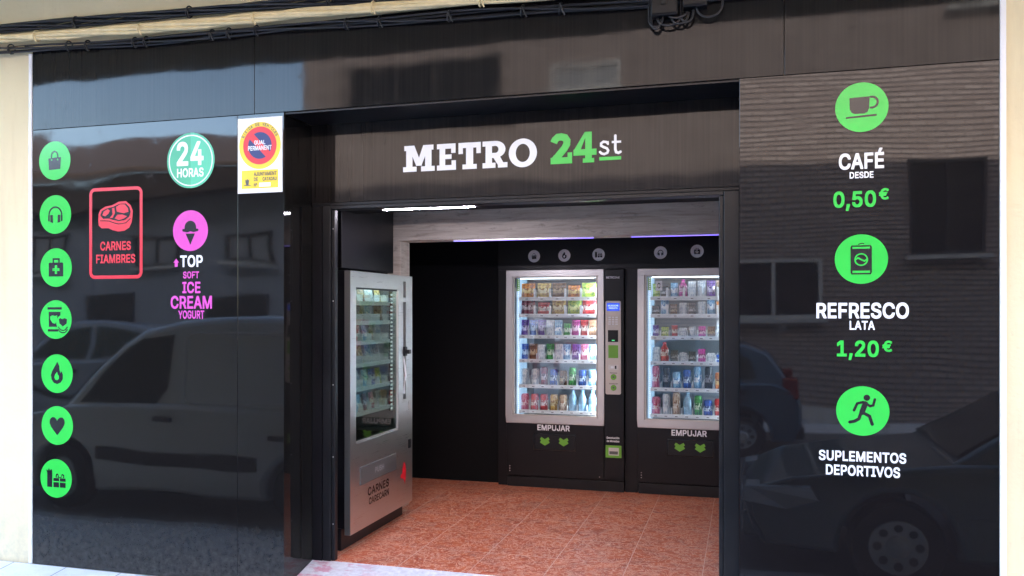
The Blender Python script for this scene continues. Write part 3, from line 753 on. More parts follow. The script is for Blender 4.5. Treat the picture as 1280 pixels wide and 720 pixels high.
# return between the narrow panel and the door post, soffit, name board
o = bx('cladding_panel', -2.512, .0125, -.078, -2.5, .575, 2.601, 'panel', None, .001)
tag(o, 'black side panel turning in to the doorway, mirroring the red floor', 'wall panel')
o = bx('cladding_panel', -.0225, .0125, -.12, -.010, .575, 2.598, 'panel', None, .001)
tag(o, 'black inner edge panel behind the coffee sticker panel', 'wall panel')
mb = MB().box(-2.499, .0125, 2.602, -.0235, .330, 2.614, 'soffit')
tag(mb.build('soffit_panel', bevel=.001), 'glossy black underside between the top panels and the name board', 'soffit')

# ------------------------------------------------------------------ name board
nb = thing('name_board', 'dark brown shop name board reading METRO 24st over the entrance', 'sign', (0, .305, 0))
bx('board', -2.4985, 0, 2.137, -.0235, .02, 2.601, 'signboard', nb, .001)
def slab(mb, ch, x, z, w, h, m, y):
    k = [0]
    def P(*pts):
        k[0] += 1
        mb.poly([(x + a * w, z + c * h) for a, c in pts], m, y - .00012 * k[0])
    def rect(a, c, d, e): P((a, c), (d, c), (d, e), (a, e))
    if ch == 'M':
        rect(0, 0, .43, .19); rect(.57, 0, 1, .19); rect(.04, .81, .36, 1); rect(.64, .81, .96, 1)
        rect(.10, .17, .30, .83); rect(.70, .17, .90, .83)
        P((.16, 1), (.36, 1), (.60, .22), (.42, .22)); P((.64, 1), (.84, 1), (.58, .22), (.42, .22))
    if ch == 'E':
        rect(0, 0, .96, .19); rect(0, .81, .94, 1); rect(.13, .17, .42, .83); rect(.40, .42, .74, .59)
        rect(.74, .17, .96, .36); rect(.72, .64, .94, .83)
    if ch == 'T':
        rect(0, .80, 1, 1); rect(.34, .16, .66, .82); rect(.18, 0, .82, .18); rect(0, .58, .20, .82); rect(.80, .58, 1, .82)
    if ch == 'R':
        rect(0, 0, .52, .19); rect(0, .81, .45, 1); rect(.12, .17, .38, .83)
        k[0] += 1
        out = [(.36, .81), (.36, 1)] 
        N = 14
        for i in range(N):
            a0, a1 = PI / 2 - PI * i / N, PI / 2 - PI * (i + 1) / N
            q = lambda a, rx, rz: (x + (.52 + rx * math.cos(a)) * w, z + (.685 + rz * math.sin(a)) * h)
            mb.poly([q(a0, .12, .13), q(a1, .12, .13), q(a1, .40, .315), q(a0, .40, .315)], m, y - .00012 * k[0])
        rect(.36, .815, .52, 1); rect(.36, .37, .52, .555)
        P((.42, .40), (.70, .42), (.88, .10), (.62, .10)); rect(.62, 0, 1.0, .19)
    if ch == 'O':
        mb.ring(x + .5 * w, z + .5 * h, .5 * w, .53 * h, .25 * w, .335 * h, m, y)
    if ch == '2':
        pts = [(.16, .70), (.22, .80), (.34, .875), (.50, .885), (.66, .85), (.75, .75), (.74, .63), (.64, .50), (.45, .34), (.24, .16), (.2, .12)]
        mb.stroke([(x + a * w, z + c * h) for a, c in pts], .235 * h, m, y, cap=False)
        k[0] += 1
        rect(.02, 0, .98, .21); rect(.78, .16, .98, .36); P((.02, .16), (.30, .16), (.42, .36), (.18, .30))
    if ch == '4':
        P((.50, 1), (.62, 1), (.32, .42), (.02, .40)); rect(.02, .24, 1.0, .44)
        rect(.52, .40, .80, 1); rect(.52, .10, .80, .28); rect(.42, 0, .90, .14)
KB = .9416
def fit(mb):                      # lettering sizes were taken for a board 27 cm further back
    mb.v = [(x * KB, y, 1.491 + (z - 1.491) * KB) for x, y, z in mb.v]
    return mb
mb = MB()
for ch, a, c in (('M', 0, .245), ('E', .262, .412), ('T', .425, .592), ('R', .605, .788), ('O', .797, 1.0)):
    slab(mb, ch, -2.023 + .849 * a, 2.345, .849 * (c - a), .160, 'white_vinyl', -.0015)
fit(mb).build('lettering', nb)
mb = MB()
slab(mb, '2', -1.094, 2.349, .133, .178, 'green_vinyl', -.0015)
slab(mb, '4', -.958, 2.349, .138, .178, 'green_vinyl', -.0015)
mb.box(-.804, -.0016, 2.357, -.678, -.0004, 2.3765, 'green_vinyl')
fit(mb).build('numerals', nb)
mb = MB()
S = lambda pts, w: mb.stroke([(-.806 + a * .128, 2.386 + c * .112) for a, c in pts], w * .112, 'white_vinyl', -.0015)
S([(.40, .60), (.33, .68), (.20, .70), (.10, .62), (.10, .50), (.22, .42), (.36, .35), (.42, .24), (.38, .12), (.24, .06), (.12, .10), (.05, .18)], .125)
mb.box(-.806 + .37 * .128, -.0022, 2.386 + .52 * .112, -.806 + .45 * .128, -.0018, 2.386 + .72 * .112, 'white_vinyl')
S([(.74, .98), (.74, .28), (.78, .13), (.88, .09), (.97, .14)], .135)
mb.box(-.806 + .58 * .128, -.0022, 2.386 + .60 * .112, -.806 + 1.0 * .128, -.0018, 2.386 + .715 * .112, 'white_vinyl')
fit(mb).build('small_lettering', nb)

# ------------------------------------------------------------------ door frame
df = thing('door_frame', 'black metal frame around the open shop entrance', 'door frame', (0, .305, 0))
mb = MB()
mb.box(-2.498, .01, -.004, -2.432, .06, 2.118, 'black_satin')
mb.build('infill_strip', df)
mb = MB().box(-2.425, 0, 0, -2.372, .05, 2.118, 'black_metal').box(-2.3715, .012, 0, -2.350, .05, 2.095, 'black_metal')
mb.build('post', df, bevel=.004)
mb = MB().box(-.104, 0, -.05, -.024, .05, 2.118, 'black_metal').box(-.128, .012, 0, -.1045, .05, 2.095, 'black_metal')
mb.build('post', df, bevel=.004)
mb = MB().box(-2.371, .001, 2.096, -.1045, .05, 2.118, 'black_metal')
mb.build('header', df, bevel=.003)
bx('header_cover', -2.498, .004, 2.1185, -.024, .262, 2.1365, 'black_satin', df, .002)
mb = MB()
for z in (.22, .62, 1.05, 1.55, 1.98):
    mb.lathe([(.004, 0), (.004, -.002), (.002, -.003)], 'alu', 8, (-2.361, .012, z), 'y')
mb.build('screw', df)

# ------------------------------------------------------------------ light strips
def strip(label, x0, x1, y, z, m='led_violet'):
    t = thing('light_strip', label, 'light strip', (x0, y, z), group='light strips of the shop')
    bx('profile', 0, 0, .004, x1 - x0, .02, .012, 'alu', t)
    bx('diffuser', .004, .002, 0, x1 - x0 - .004, .018, .0038, m, t)
strip('glowing violet light strip under the beam, above the machine with the keypad', -2.073, -1.021, 1.626, 2.005)
strip('glowing violet light strip under the beam, above the machine cut off by the door post', -.763, .30, 1.626, 2.005)
M['led_front'] = mat('bluish_white_led', (.6, .6, .8), .5, emit=(.92, .86, 1.0), es=26.0)
strip('glowing bluish light strip under the entrance lintel, above the steel machine', -2.19, -1.58, .64, 2.1242, 'led_front')

# ------------------------------------------------------------------ cables above the panels
def cable_run(name, label, x0, x1, zf, y, n, r, orbit, m, clips, clip_m, lay=.55):
    t = thing(name, label, 'cable')
    for k in range(n):
        pts = []
        x = x0
        while x <= x1 + .001:
            a = 2 * PI * (k / n + x * lay) + .5 * math.sin(3.1 * x + k)
            pts.append((x, y + orbit * math.cos(a), zf(x) + orbit * math.sin(a) + .004 * math.sin(x * 5.3 + k)))
            x += .06
        MB().tube(pts, r, m, 7).build('cable', t, smooth=True)
    for cx in clips:
        zc = zf(cx)
        mb = MB()
        R0 = orbit + r + .003
        pts = [(cx + .006 * math.sin(a), y + R0 * math.cos(a), zc + R0 * math.sin(a)) for a in [2 * PI * i / 14 for i in range(15)]]
        mb.tube(pts, .0045, clip_m, 6)
        mb.tube([(cx + .005, y - R0, zc + R0 * .2), (cx + .02, y - R0 - .004, zc - R0 * .9), (cx + .028, y - R0, zc - R0 * 1.6)], .004, clip_m, 6)
        mb.build('clip', t, smooth=True)
    return t
zt = lambda x: 3.125 + (x + 1.98) * -.0235 + .006 * math.sin(x * 2.3)
cable_run('cable_bundle', 'thick twisted cable bundle painted cream, strapped along the wall above the panels', -7.0, 3.0, zt, -.045, 4, .0125, .016, 'tan_cable',
          [-6.6, -5.7, -4.9, -4.18, -3.42, -2.66, -1.93, -1.32, -.7, .1, .9, 1.6], 'tan_cable')
zk = lambda x: zt(x) + .068 + .012 * math.sin(x * 1.7 + 1)
cable_run('cable_bundle', 'sagging bundle of black cables on the wall above the cream one', -7.0, 3.0, zk, -.03, 7, .008, .020, 'cable_black',
          [-4.75, -3.9, -3.1, -2.2, -1.2], 'cable_black', .3)
zl = lambda x: zt(x) - .066 + .004 * math.sin(x * 4)
cable_run('cable', 'black cables clipped under the cream bundle along the panel top', -4.75, 3.0, zl, -.024, 4, .0065, .018, 'cable_black',
          [-4.4, -3.96, -3.82, -3.48, -3.40, -2.95, -2.84, -2.66, -2.1, -1.9, -1.5, -1.1, -.9], 'cable_black', .25)
cable_run('cable', 'thin cream cable ending beside the white corner trim', -7.0, -4.30, lambda x: zt(x) - .06, -.02, 1, .008, 0.0, 'tan_cable', [], 'tan_cable')

def jbox(label, x0, z0, x1, z1, loops, plate):
    t = thing('junction_box', label, 'junction box', (0, -.002, 0), group='junction boxes above the name board')
    bx('box', x0, -.06, z0, x1, 0, z1, 'black_metal', t, .006)
    bx('lid', x0 + .006, -.066, z0 + .008, x1 - .006, -.0605, z1 - .008, 'black_satin', t, .003)
    if plate:
        bx('latch', (x0 + x1) / 2 - .012, -.072, z0 + .05, (x0 + x1) / 2 + .012, -.0665, z0 + .115, 'black_metal', t, .002)
    for (a, c, dep, top) in loops:
        pts = []
        for i in range(19):
            u = i / 18
            xx = a + (c - a) * (.5 - .5 * math.cos(PI * u))
            zz = top - dep * math.sin(PI * u) ** .8
            pts.append((xx, -.03 - .012 * math.sin(PI * u), zz))
        MB().tube([(a, -.03, top + .16)] + pts, .0055, 'cable_black', 7).build('cable_loop', t, smooth=True)
    return t
jbox('black junction box with a latch and hanging cable loops, above the name board', -.441, 2.932, -.312, 3.16, [(-.452, -.385, .05, 2.935), (-.44, -.395, .045, 2.92), (-.41, -.30, .045, 2.932), (-.36, -.27, .03, 2.95)], True)
jbox('smaller black junction box with one wide cable loop, beside the latched one', -.288, 2.962, -.172, 3.16, [(-.345, -.262, .055, 2.945), (-.30, -.238, .06, 2.955), (-.225, -.10, .075, 2.985)], False)

# ================================================================== STICKERS ON THE PANELS
def arc(cx, cz, r, a0, a1, n=16, rz=None):
    rz = rz or r
    return [(cx + r * math.cos(R(a0 + (a1 - a0) * i / n)), cz + rz * math.sin(R(a0 + (a1 - a0) * i / n))) for i in range(n + 1)]
FLAME = [(.02, .62), (-.06, .48), (-.16, .34), (-.30, .14), (-.38, -.08), (-.34, -.30), (-.20, -.48), (.02, -.54), (.24, -.46), (.37, -.28), (.38, -.04), (.30, .14), (.22, .02), (.16, .22), (.16, .40)]
FLAME_IN = [(.02, .10), (.04, -.02), (.13, -.12), (.13, -.26), (.02, -.34), (-.10, -.32), (-.16, -.20), (-.12, -.06)]
def icon(kind, mb, s, ink, gap, y):
    P = lambda pts, m=ink, d=0: mb.poly([(a * s, c * s) for a, c in pts], m, y - d)
    S = lambda pts, w, m=ink, d=0, cap=True, closed=False: mb.stroke([(a * s, c * s) for a, c in pts], w * s, m, y - d, cap, closed)
    rect = lambda a, c, d_, e, m=ink, d=0: P([(a, c), (d_, c), (d_, e), (a, e)], m, d)
    if kind == 'bag':
        P([(-.36, -.48), (.36, -.44), (.40, .17), (-.40, .13)])
        S([(-.20, .10), (-.20, .26)] + arc(0, .28, .19, 180, 0, 10) + [(.20, .12)], .075, d=.0001)
        for a in (-.19, .19): mb.disc(a * s, .05 * s, .045 * s, .045 * s, gap, y - .0002, 12)
    elif kind == 'headphones':
        S(arc(0, -.02, .40, 190, -10, 20), .085)
        for sg in (-1, 1):
            P([(sg * .14, -.44), (sg * .32, -.38), (sg * .33, -.02), (sg * .16, -.02)][::sg], d=.0001)
            S([(sg * .40, -.06), (sg * .40, -.30)], .11, d=.0002)
            S([(sg * .335, -.03), (sg * .335, -.36)], .028, gap, d=.0003, cap=False)
    elif kind == 'medkit':
        P([(-.46, -.46), (.46, -.46), (.46, .22), (.40, .26), (-.40, .26), (-.46, .22)])
        S([(-.17, .26), (-.17, .44), (.19, .44), (.19, .26)], .09, cap=False)
        rect(-.07, -.33, .07, .12, gap, .0002); rect(-.22, -.175, .22, -.035, gap, .00025)
    elif kind == 'jar':
        rect(-.52, .52, .38, .64); rect(-.50, -.62, .16, -.50)
        rect(-.44, -.38, .30, .40)
        P([(-.36, .14), (-.22, .22), (-.04, .18), (.10, .22), (.10, -.06), (-.04, -.22), (-.20, -.18), (-.34, .0)], gap, .0002)
        mb.disc(.44 * s, -.16 * s, .40 * s, .40 * s, gap, y - .0003, 24)
        P([(.20, .02), (.30, .08), (.42, .02), (.56, .08), (.72, .02), (.70, -.20), (.46, -.36), (.24, -.20)], ink, .0004)
        S(arc(.46, -.26, .30, 205, 335, 10), .055, ink, .0004); S(arc(.46, -.36, .32, 210, 330, 10), .055, ink, .0005)
    elif kind == 'flame':
        P(FLAME); P(FLAME_IN, gap, .0002)
    elif kind == 'heart':
        P([(0, -.50), (.16, -.34), (.38, -.08), (.48, .12), (.46, .30), (.34, .42), (.18, .42), (.06, .34), (0, .24), (-.06, .34), (-.18, .42), (-.34, .42), (-.46, .30), (-.48, .12), (-.38, -.08), (-.16, -.34)])
    elif kind == 'gifts':
        rect(-.56, -.46, -.24, .30)
        P([(-.56, .30), (-.64, .44), (-.50, .38), (-.46, .54), (-.38, .38), (-.26, .48), (-.24, .30)], d=.0001)
        for a in (-.16, .25):
            rect(a, -.14, a + .36, .02); rect(a, -.46, a + .36, -.20)
        P([(-.02, .04), (.0, .22), (.12, .26), (.20, .10), (.24, .06), (.30, .10), (.38, .26), (.52, .20), (.52, .04)], d=.0001)
        rect(.05, .05, .14, .16, gap, .0002); rect(.36, .05, .45, .16, gap, .0002)
    elif kind == 'cup':
        P([(-.46, .40), (.30, .42), (.28, -.06), (.22, -.20), (.10, -.26), (-.26, -.26), (-.38, -.20), (-.45, -.06)])
        S(arc(.38, .18, .22, 100, -100, 14), .09, d=.0001)
        P([(-.60, -.44), (.56, -.38), (.56, -.31), (.50, -.30), (-.60, -.37)])
    elif kind == 'can':
        P([(-.36, -.62), (.36, -.62), (.40, -.54), (.40, .48), (.36, .56), (-.36, .56), (-.40, .48), (-.40, -.54)])
        rect(-.33, -.56, .33, -.47, gap, .0002); rect(-.33, .42, .33, .50, gap, .0002)
        S([(-.10, .60), (.02, .64), (.10, .62)], .035, d=.0003)
        mb.ring(0, -.02 * s, .26 * s, .26 * s, .205 * s, .205 * s, gap, y - .0002, 28)
        S([(-.22, -.02), (-.12, .05), (0, -.02), (.12, -.08), (.22, 0)], .06, gap, .0003)
    elif kind == 'runner':
        mb.disc(.16 * s, .54 * s, .125 * s, .125 * s, ink, y)
        S([(.10, .30), (-.02, -.06)], .21, d=.0001)
        S([(.02, .36), (-.20, .30), (-.32, .02)], .105, d=.0002)
        S([(.12, .32), (.28, .20), (.40, .24), (.46, .48)], .10, d=.0003)
        S([(.0, -.06), (.26, -.20), (.36, -.52)], .125, d=.0004)
        S([(-.06, -.08), (-.14, -.32), (-.30, -.42), (-.48, -.46)], .125, d=.0005)
    elif kind == 'cone':
        P(arc(0, .16, .33, 0, 180, 16) + [(-.34, .06), (.34, .06)])
        S([(-.40, .03), (-.16, -.01), (.0, .04), (.18, -.01), (.40, .03)], .13, d=.0001)
        P([(-.27, -.14), (0, -.70), (.27, -.14)])

def round_sticker(kind, label, x, z, r, y, disc_m, ink, group, rim=None):
    t = thing('round_sticker', label, 'sticker', (x, y - .0008, z), group=group)
    MB().disc(0, 0, r, r, disc_m).build('disc', t)
    mb = MB(); icon(kind, mb, r, ink, disc_m, -.0005)
    mb.build('pictogram', t)
    return t
for kind, lab, z, x in (('bag', 'green round sticker with a shopping bag, topmost of its column', 2.417, -4.09),
                        ('headphones', 'green round sticker with large headphones on the glossy black panel', 2.085, -4.085),
                        ('medkit', 'green round sticker with a first-aid case and cross', 1.758, -4.08),
                        ('jar', 'green round sticker with a snack tube and crisps', 1.438, -4.082),
                        ('flame', 'green round sticker with a flame, on the glossy black panel', 1.105, -4.073),
                        ('heart', 'green round sticker with a heart', .786, -4.071),
                        ('gifts', 'green round sticker with gift boxes, lowest of its column', .46, -4.08)):
    round_sticker(kind, lab, x, z, .119, 0, 'green_vinyl', 'dark_vinyl', 'green round stickers on the panels')
for kind, lab, x, z in (('cup', 'green round sticker with a coffee cup on a saucer', .525, 2.438),
                        ('can', 'green round sticker with a drink can', .523, 1.732),
                        ('runner', 'green round sticker with a running figure', .529, 1.026)):
    round_sticker(kind, lab, x, z, .115, 0, 'green_vinyl', 'dark_vinyl', 'green round stickers on the panels')
round_sticker('cone', 'pink round sticker with an ice cream cone', -3.115, 1.96, .119, 0, 'pink_vinyl', 'dark_vinyl', None)
for kind, lab, x, z in (('bag', 'small white round sticker with a shopping bag above the machine with the keypad', -1.718, 1.955),
                        ('flame', 'small white round sticker with a flame', -1.456, 1.957),
                        ('gifts', 'small white round sticker with gift boxes, next to the white flame', -1.166, 1.959),
                        ('headphones', 'small white round sticker with headphones above the cut-off machine', -.657, 1.966),
                        ('medkit', 'small white round sticker with a first-aid case', -.366, 1.972)):
    round_sticker(kind, lab, x, z, .052, 2.665, 'white_vinyl', 'dark_vinyl', 'white round stickers above the machines')

t = thing('round_sticker', 'mint green round sticker reading 24 HORAS', 'sticker', (-3.113, -.0008, 2.370))
mb = MB().disc(0, 0, .162, .162, 'green_deep').disc(0, 0, .161, .161, 'green_deep_light', -.0002, 24, -PI / 2, PI / 2)
mb.build('disc', t)
MB().ring(0, 0, .150, .150, .143, .143, 'white_vinyl', -.0004).build('rim_line', t)
mb = MB().text('24', -.095, -.030, .088, .112, 'white_vinyl', -.0005, .035).text('HORAS', -.093, -.098, .088, -.044, 'white_vinyl', -.0005, .025)
mb.build('lettering', t)

# cured meats sticker
t = thing('outlined_sticker', 'red outlined sticker with a steak reading CARNES FIAMBRES', 'sticker', (-3.639, -.0008, 1.96))
rr = []
for cx, cz, a in ((.152, .235, 0), (-.152, .235, 90), (-.152, -.235, 180), (.152, -.235, 270)):
    rr += arc(cx, cz, .030, a, a + 90, 6)
MB().stroke(rr, .020, 'red_vinyl', 0, False, True).build('outline', t)
mb = MB()
ST = lambda pts: [(-.126 + a * .249, .008 + c * .181) for a, c in pts]
outl = [(.0, .40), (.01, .60), (.06, .74), (.20, .84), (.40, .88), (.60, .99), (.80, 1.0), (.94, .86), (1.0, .68), (.99, .46), (.97, .30), (.90, .12), (.76, .02), (.58, .0), (.42, .05), (.30, .12), (.10, .12), (.01, .22)]
mb.poly(ST(outl), 'red_vinyl', -.0002)
mb.poly(ST([(.06, .56), (.10, .70), (.24, .78), (.42, .82), (.62, .92), (.80, .92), (.90, .80), (.94, .64), (.90, .48), (.78, .38), (.60, .34), (.46, .38), (.32, .44), (.14, .44)]), 'dark_vinyl', -.0004)
mb.poly(ST([(.12, .56), (.16, .68), (.28, .76), (.34, .70), (.30, .60), (.20, .52)]), 'red_vinyl', -.0006)
mb.poly(ST([(.34, .46), (.42, .58), (.40, .78), (.47, .80), (.49, .62), (.42, .46)]), 'red_vinyl', -.0006)
mb.poly(ST([(.54, .66), (.52, .82), (.64, .90), (.78, .89), (.86, .76), (.88, .64), (.74, .60)]), 'red_vinyl', -.0006)
mb.poly(ST([(.48, .44), (.56, .56), (.70, .56), (.84, .50), (.74, .42), (.60, .38)]), 'red_vinyl', -.0006)
mb.stroke(ST([(.06, .38), (.32, .36), (.46, .29), (.60, .25), (.80, .28), (.93, .42)]), .005, 'dark_vinyl', -.0006)
mb.build('steak_pictogram', t)
mb = MB().text('CARNES', -.112, -.105, .110, -.050, 'red_vinyl', -.0003, .02).text('FIAMBRES', -.142, -.182, .141, -.128, 'red_vinyl', -.0003, .02)
mb.build('lettering', t)

# lettering groups on the panels
def lettering(label, x, z, items):
    t = thing('vinyl_lettering', label, 'lettering', (x, -.0008, z))
    for s, x0, z0, x1, z1, m, bd in items:
        MB().text(s, x0 - x, z0 - z, x1 - x, z1 - z, m, 0, bd).build('word', t)
    return t
t = lettering('white and pink lettering reading TOP SOFT ICE CREAM YOGURT', -3.11, 1.63,
              [('TOP', -3.185, 1.747, -3.031, 1.817, 'white_vinyl', .03), ('SOFT', -3.165, 1.681, -3.056, 1.722, 'pink_vinyl', .02), ('ICE', -3.17, 1.594, -3.047, 1.662, 'pink_vinyl', .03),
               ('CREAM', -3.25, 1.503, -2.969, 1.58, 'pink_vinyl', .03), ('YOGURT', -3.197, 1.445, -3.021, 1.494, 'pink_vinyl', .02)])
mb = MB().poly([(-.112, .120), (-.092, .120), (-.092, .145), (-.083, .145), (-.102, .169), (-.121, .145), (-.112, .145)], 'pink_vinyl')
mb.build('arrow', t)
lettering('white and green lettering reading CAFÉ DESDE 0,50 €', .52, 2.1,
          [('CAFÉ', .426, 2.15, .621, 2.246, 'white_vinyl', .035), ('DESDE', .473, 2.108, .576, 2.139, 'white_vinyl', .035), ('0,50', .402, 1.958, .587, 2.050, 'green_vinyl', .03), ('€', .599, 2.005, .641, 2.058, 'green_vinyl', .03)])
lettering('white and green lettering reading REFRESCO LATA 1,20 €', .53, 1.4,
          [('REFRESCO', .327, 1.455, .726, 1.530, 'white_vinyl', .035), ('LATA', .473, 1.403, .582, 1.445, 'white_vinyl', .035), ('1,20', .417, 1.262, .599, 1.354, 'green_vinyl', .03), ('€', .614, 1.302, .655, 1.354, 'green_vinyl', .03)])
lettering('white lettering reading SUPLEMENTOS DEPORTIVOS', .53, .78,
          [('SUPLEMENTOS', .338, .789, .715, .838, 'white_vinyl', .04), ('DEPORTIVOS', .369, .722, .689, .772, 'white_vinyl', .04)])

# no-parking plate
t = thing('parking_sign', 'white and yellow no-parking plate with a red ringed blue disc', 'sign', (-2.652, -.0008, 2.377))
bx('plate', -.144, -.0025, -.214, .144, .0005, .214, 'sign_white', t)
mb = MB().ring(0, .055, .134, .134, .108, .108, 'yellow_vinyl', -.0032)
mb.poly([(-.118, -.188), (.118, -.188), (.118, -.084), (-.118, -.084)], 'yellow_vinyl', -.0032)
mb.build('yellow_field', t)
mb = MB().disc(0, .055, .076, .076, 'blue_vinyl', -.0031)
mb.build('blue_disc', t)
mb = MB().ring(0, .055, .108, .108, .076, .076, 'sign_red', -.0032)
c45 = .0135
mb.poly([(-.0535 - c45, .1085 - c45), (.0535 - c45, .0015 - c45), (.0535 + c45, .0015 + c45), (-.0535 + c45, .1085 + c45)], 'sign_red', -.0036)
mb.build('red_ring', t)
mb = MB().text('GUAL', -.036, .060, .036, .085, 'sign_white', -.0040, .03).text('PERMANENT', -.076, .028, .076, .054, 'sign_white', -.0040, .03)
mb.build('white_lettering', t)
mb = MB()
word = 'EIXIDA DE VEHICLES'
for i, ch in enumerate(word):
    if ch == ' ': continue
    a = R(153 - 126 * i / (len(word) - 1))
    vs, fs = text2d(ch, .02)
    ax, bx_ = min(v[0] for v in vs), max(v[0] for v in vs)
    hh, ww = .0165, (.0045 if ch == 'I' else .0115)
    ca, sa = math.cos(a - PI / 2), math.sin(a - PI / 2)
    mz = max(v[1] for v in vs)
    q = []
    for v in vs:
        u = ((v[0] - ax) / (bx_ - ax) - .5) * ww; h = v[1] / mz * hh + .1135
        q.append((u * ca - h * sa, -.0040, .055 + u * sa + h * ca))
    mb.raw(q, fs, 'grey_ink')
mb.build('lettering', t)
for s, x0, z0, x1, z1 in (('AJUNTAMENT', -.038, -.118, .108, -.096), ('DE', -.038, -.147, -.012, -.126), ('CATADAU', .018, -.147, .108, -.126), ('Nº', -.038, -.178, -.016, -.158)):
    MB().text(s, x0, z0, x1, z1, 'grey_ink', -.0040, .01).build('word', t)
mb = MB()
mb.poly([(-.104, -.172), (-.058, -.172), (-.058, -.169), (-.074, -.166), (-.070, -.152), (-.068, -.135), (-.074, -.141), (-.081, -.132), (-.088, -.141), (-.094, -.135), (-.092, -.152), (-.088, -.166), (-.104, -.169)], 'grey_ink', -.0041)
mb.build('coat_of_arms', t)
MB().poly([(-.004, -.180), (.070, -.180), (.070, -.157), (-.004, -.157)], 'sign_white', -.0040).build('number_field', t)

# ================================================================== VENDING MACHINES
TRAYS = [1.597, 1.455, 1.275, 1.07, .855, .64]
def make_machine(label):
    t = thing('vending_machine', label, 'vending machine', (-1.95, 2.621, 0), group='tall black vending machines with silver window frames')
    # cabinet: black shell, open at the window
    mb = MB()
    mb.box(.0, .03, .085, .045, .82, 1.832, 'black_satin').box(.80, .03, .085, 1.002, .82, 1.832, 'black_satin')
    mb.box(.0455, .70, .085, .7995, .82, 1.832, 'black_satin').box(.0455, .03, 1.80, .7995, .699, 1.832, 'black_satin')
    mb.box(.0455, .03, .085, .7995, .699, .56, 'black_satin')
    mb.build('cabinet', t, bevel=.003)
    mb = MB()
    mb.box(.046, .664, .562, .799, .698, 1.799, 'liner').box(.046, .05, .562, .075, .663, 1.799, 'liner').box(.797, .05, .562, .7992, .663, 1.799, 'liner')
    mb.box(.0755, .05, 1.77, .7965, .663, 1.799, 'liner').box(.0755, .05, .562, .7965, .663, .585, 'liner')
    mb.build('liner', t)
    bx('kickplate', .004, .02, 0, .998, .80, .083, 'black_metal', t, .002)
    bx('lower_door', .0, .0, .10, .836, .0285, .540, 'black_satin', t, .003)
    # silver window frame
    fo = (0, .543, .837, 1.836); fi = (.058, .606, .782, 1.782)
    mb = MB()
    mb.box(fo[0], -.012, fo[1], fo[2], .028, fi[1], 'alu').box(fo[0], -.012, fi[3], fo[2], .028, fo[3], 'alu')
    mb.box(fo[0], -.012, fi[1], fi[0], .028, fi[3], 'alu').box(fi[2], -.012, fi[1], fo[2], .028, fi[3], 'alu')
    fr = mb.build('window_frame', t, bevel=.004)
    mb = MB()
    e = .010
    mb.box(fi[0] + .0005, -.004, fi[1] + .0005, fi[0] + e, .027, fi[3] - .0005, 'silver_paint').box(fi[2] - e, -.004, fi[1] + .0005, fi[2] - .0005, .027, fi[3] - .0005, 'silver_paint')
    mb.box(fi[0] + e, -.004, fi[1] + .0005, fi[2] - e, .027, fi[1] + e, 'silver_paint').box(fi[0] + e, -.004, fi[3] - e, fi[2] - e, .027, fi[3] - .0005, 'silver_paint')
    mb.build('inner_bead', fr)
    bx('window_glass', fi[0] + .002, .006, fi[1] + .002, fi[2] - .002, .010, fi[3] - .002, 'glass', t)
    # lamps of the cabinet
    for x0, x1 in ((.0765, .0885), (.784, .7955)):
        if x0 > .5:
            bx('light_tube', x0, .045, .60, x1, .058, 1.765, 'led_white', t)
        else:
            bx('light_panel', x0, .052, .60, .104, .30, 1.765, 'led_panel', t)
    mb = MB()
    z = .615
    while z < 1.76:
        mb.box(.0905, .044, z, .0965, .050, z + .006, 'led_dots'); z += .0165
    mb.build('light_dots', t)
    bx('light_tube', .11, .05, 1.7625, .74, .062, 1.7695, 'led_top', t)
    bx('price_board', .078, .046, 1.66, .104, .052, 1.765, 'machine_green', t)
    # trays
    for i, z in enumerate(TRAYS):
        tr = MB().box(.098, .06, z - .006, .768, .62, z, 'white_plastic').build('tray', t)
        n = [5, 5, 9, 9, 8, 8][i]
        mb = MB()
        for k in range(n + 1):
            x = .100 + (.764 - .100) * k / n
            hgt = .075 if n == 5 else .06
            mb.box(x - .0025, .062, z + .0005, x + .0025, .60, z + hgt, 'white_plastic')
            if n == 5:
                mb.box(x - .009, .0605, z + .0005, x + .009, .0615, z + .085, 'white_plastic')
        mb.build('divider', tr)
        mb = MB().box(.098, .045, z - .018, .768, .0595, z + .012, 'white_plastic')
        random.seed(i)
        for k in range(n):
            x = .100 + (.764 - .100) * (k + .5) / n
            mb.box(x - .02, .0445, z - .012, x + .02, .0449, z + .006, 'sign_white')
            mb.box(x - .012, .0440, z - .008, x + .010, .0444, z - .002, 'grey_ink')
        mb.build('price_rail', tr)
    # delivery flap
    fl = bx('delivery_flap', .246, -.004, .330, .594, .0005, .454, 'black_metal', t, .004)
    mb = MB()
    for q in ((.238, .322, .602, .3295), (.238, .4545, .602, .462), (.238, .330, .2455, .454), (.5945, .330, .602, .454)):
        mb.box(q[0], -.007, q[1], q[2], .0006, q[3], 'flap_edge')
    mb.build('flap_frame', t)
    for ax in (.337, .498):
        mb = MB()
        for q, (zz, hh) in enumerate(((.024, 1), (-.002, 1))):
            zc = .392 + zz
            mb.poly([(ax, zc - .030), (ax + .042, zc - .004), (ax + .030, zc + .016), (ax, zc - .002), (ax - .030, zc + .016), (ax - .042, zc - .004)][::1], 'machine_green', -.0052 - .0002 * q)
        mb.build('arrow', fl)
    MB().text('EMPUJAR', .272, .486, .549, .535, 'white_vinyl', -.0008, .03).build('lettering', t)
    mb = MB()
    for x, z in ((.03, .155), (.03, .135), (.03, .175), (.80, .12)):
        MB().lathe([(.005, 0), (.005, -.002), (.003, -.003)], 'alu', 8, (x, -.0002, z), 'y').build('rivet', t)
    # payment column
    pc = bx('payment_column', .8395, -.004, .100, 1.002, .0285, 1.834, 'black_satin', t, .003)
    o = -1.95
    f = lambda x: x + 1.95
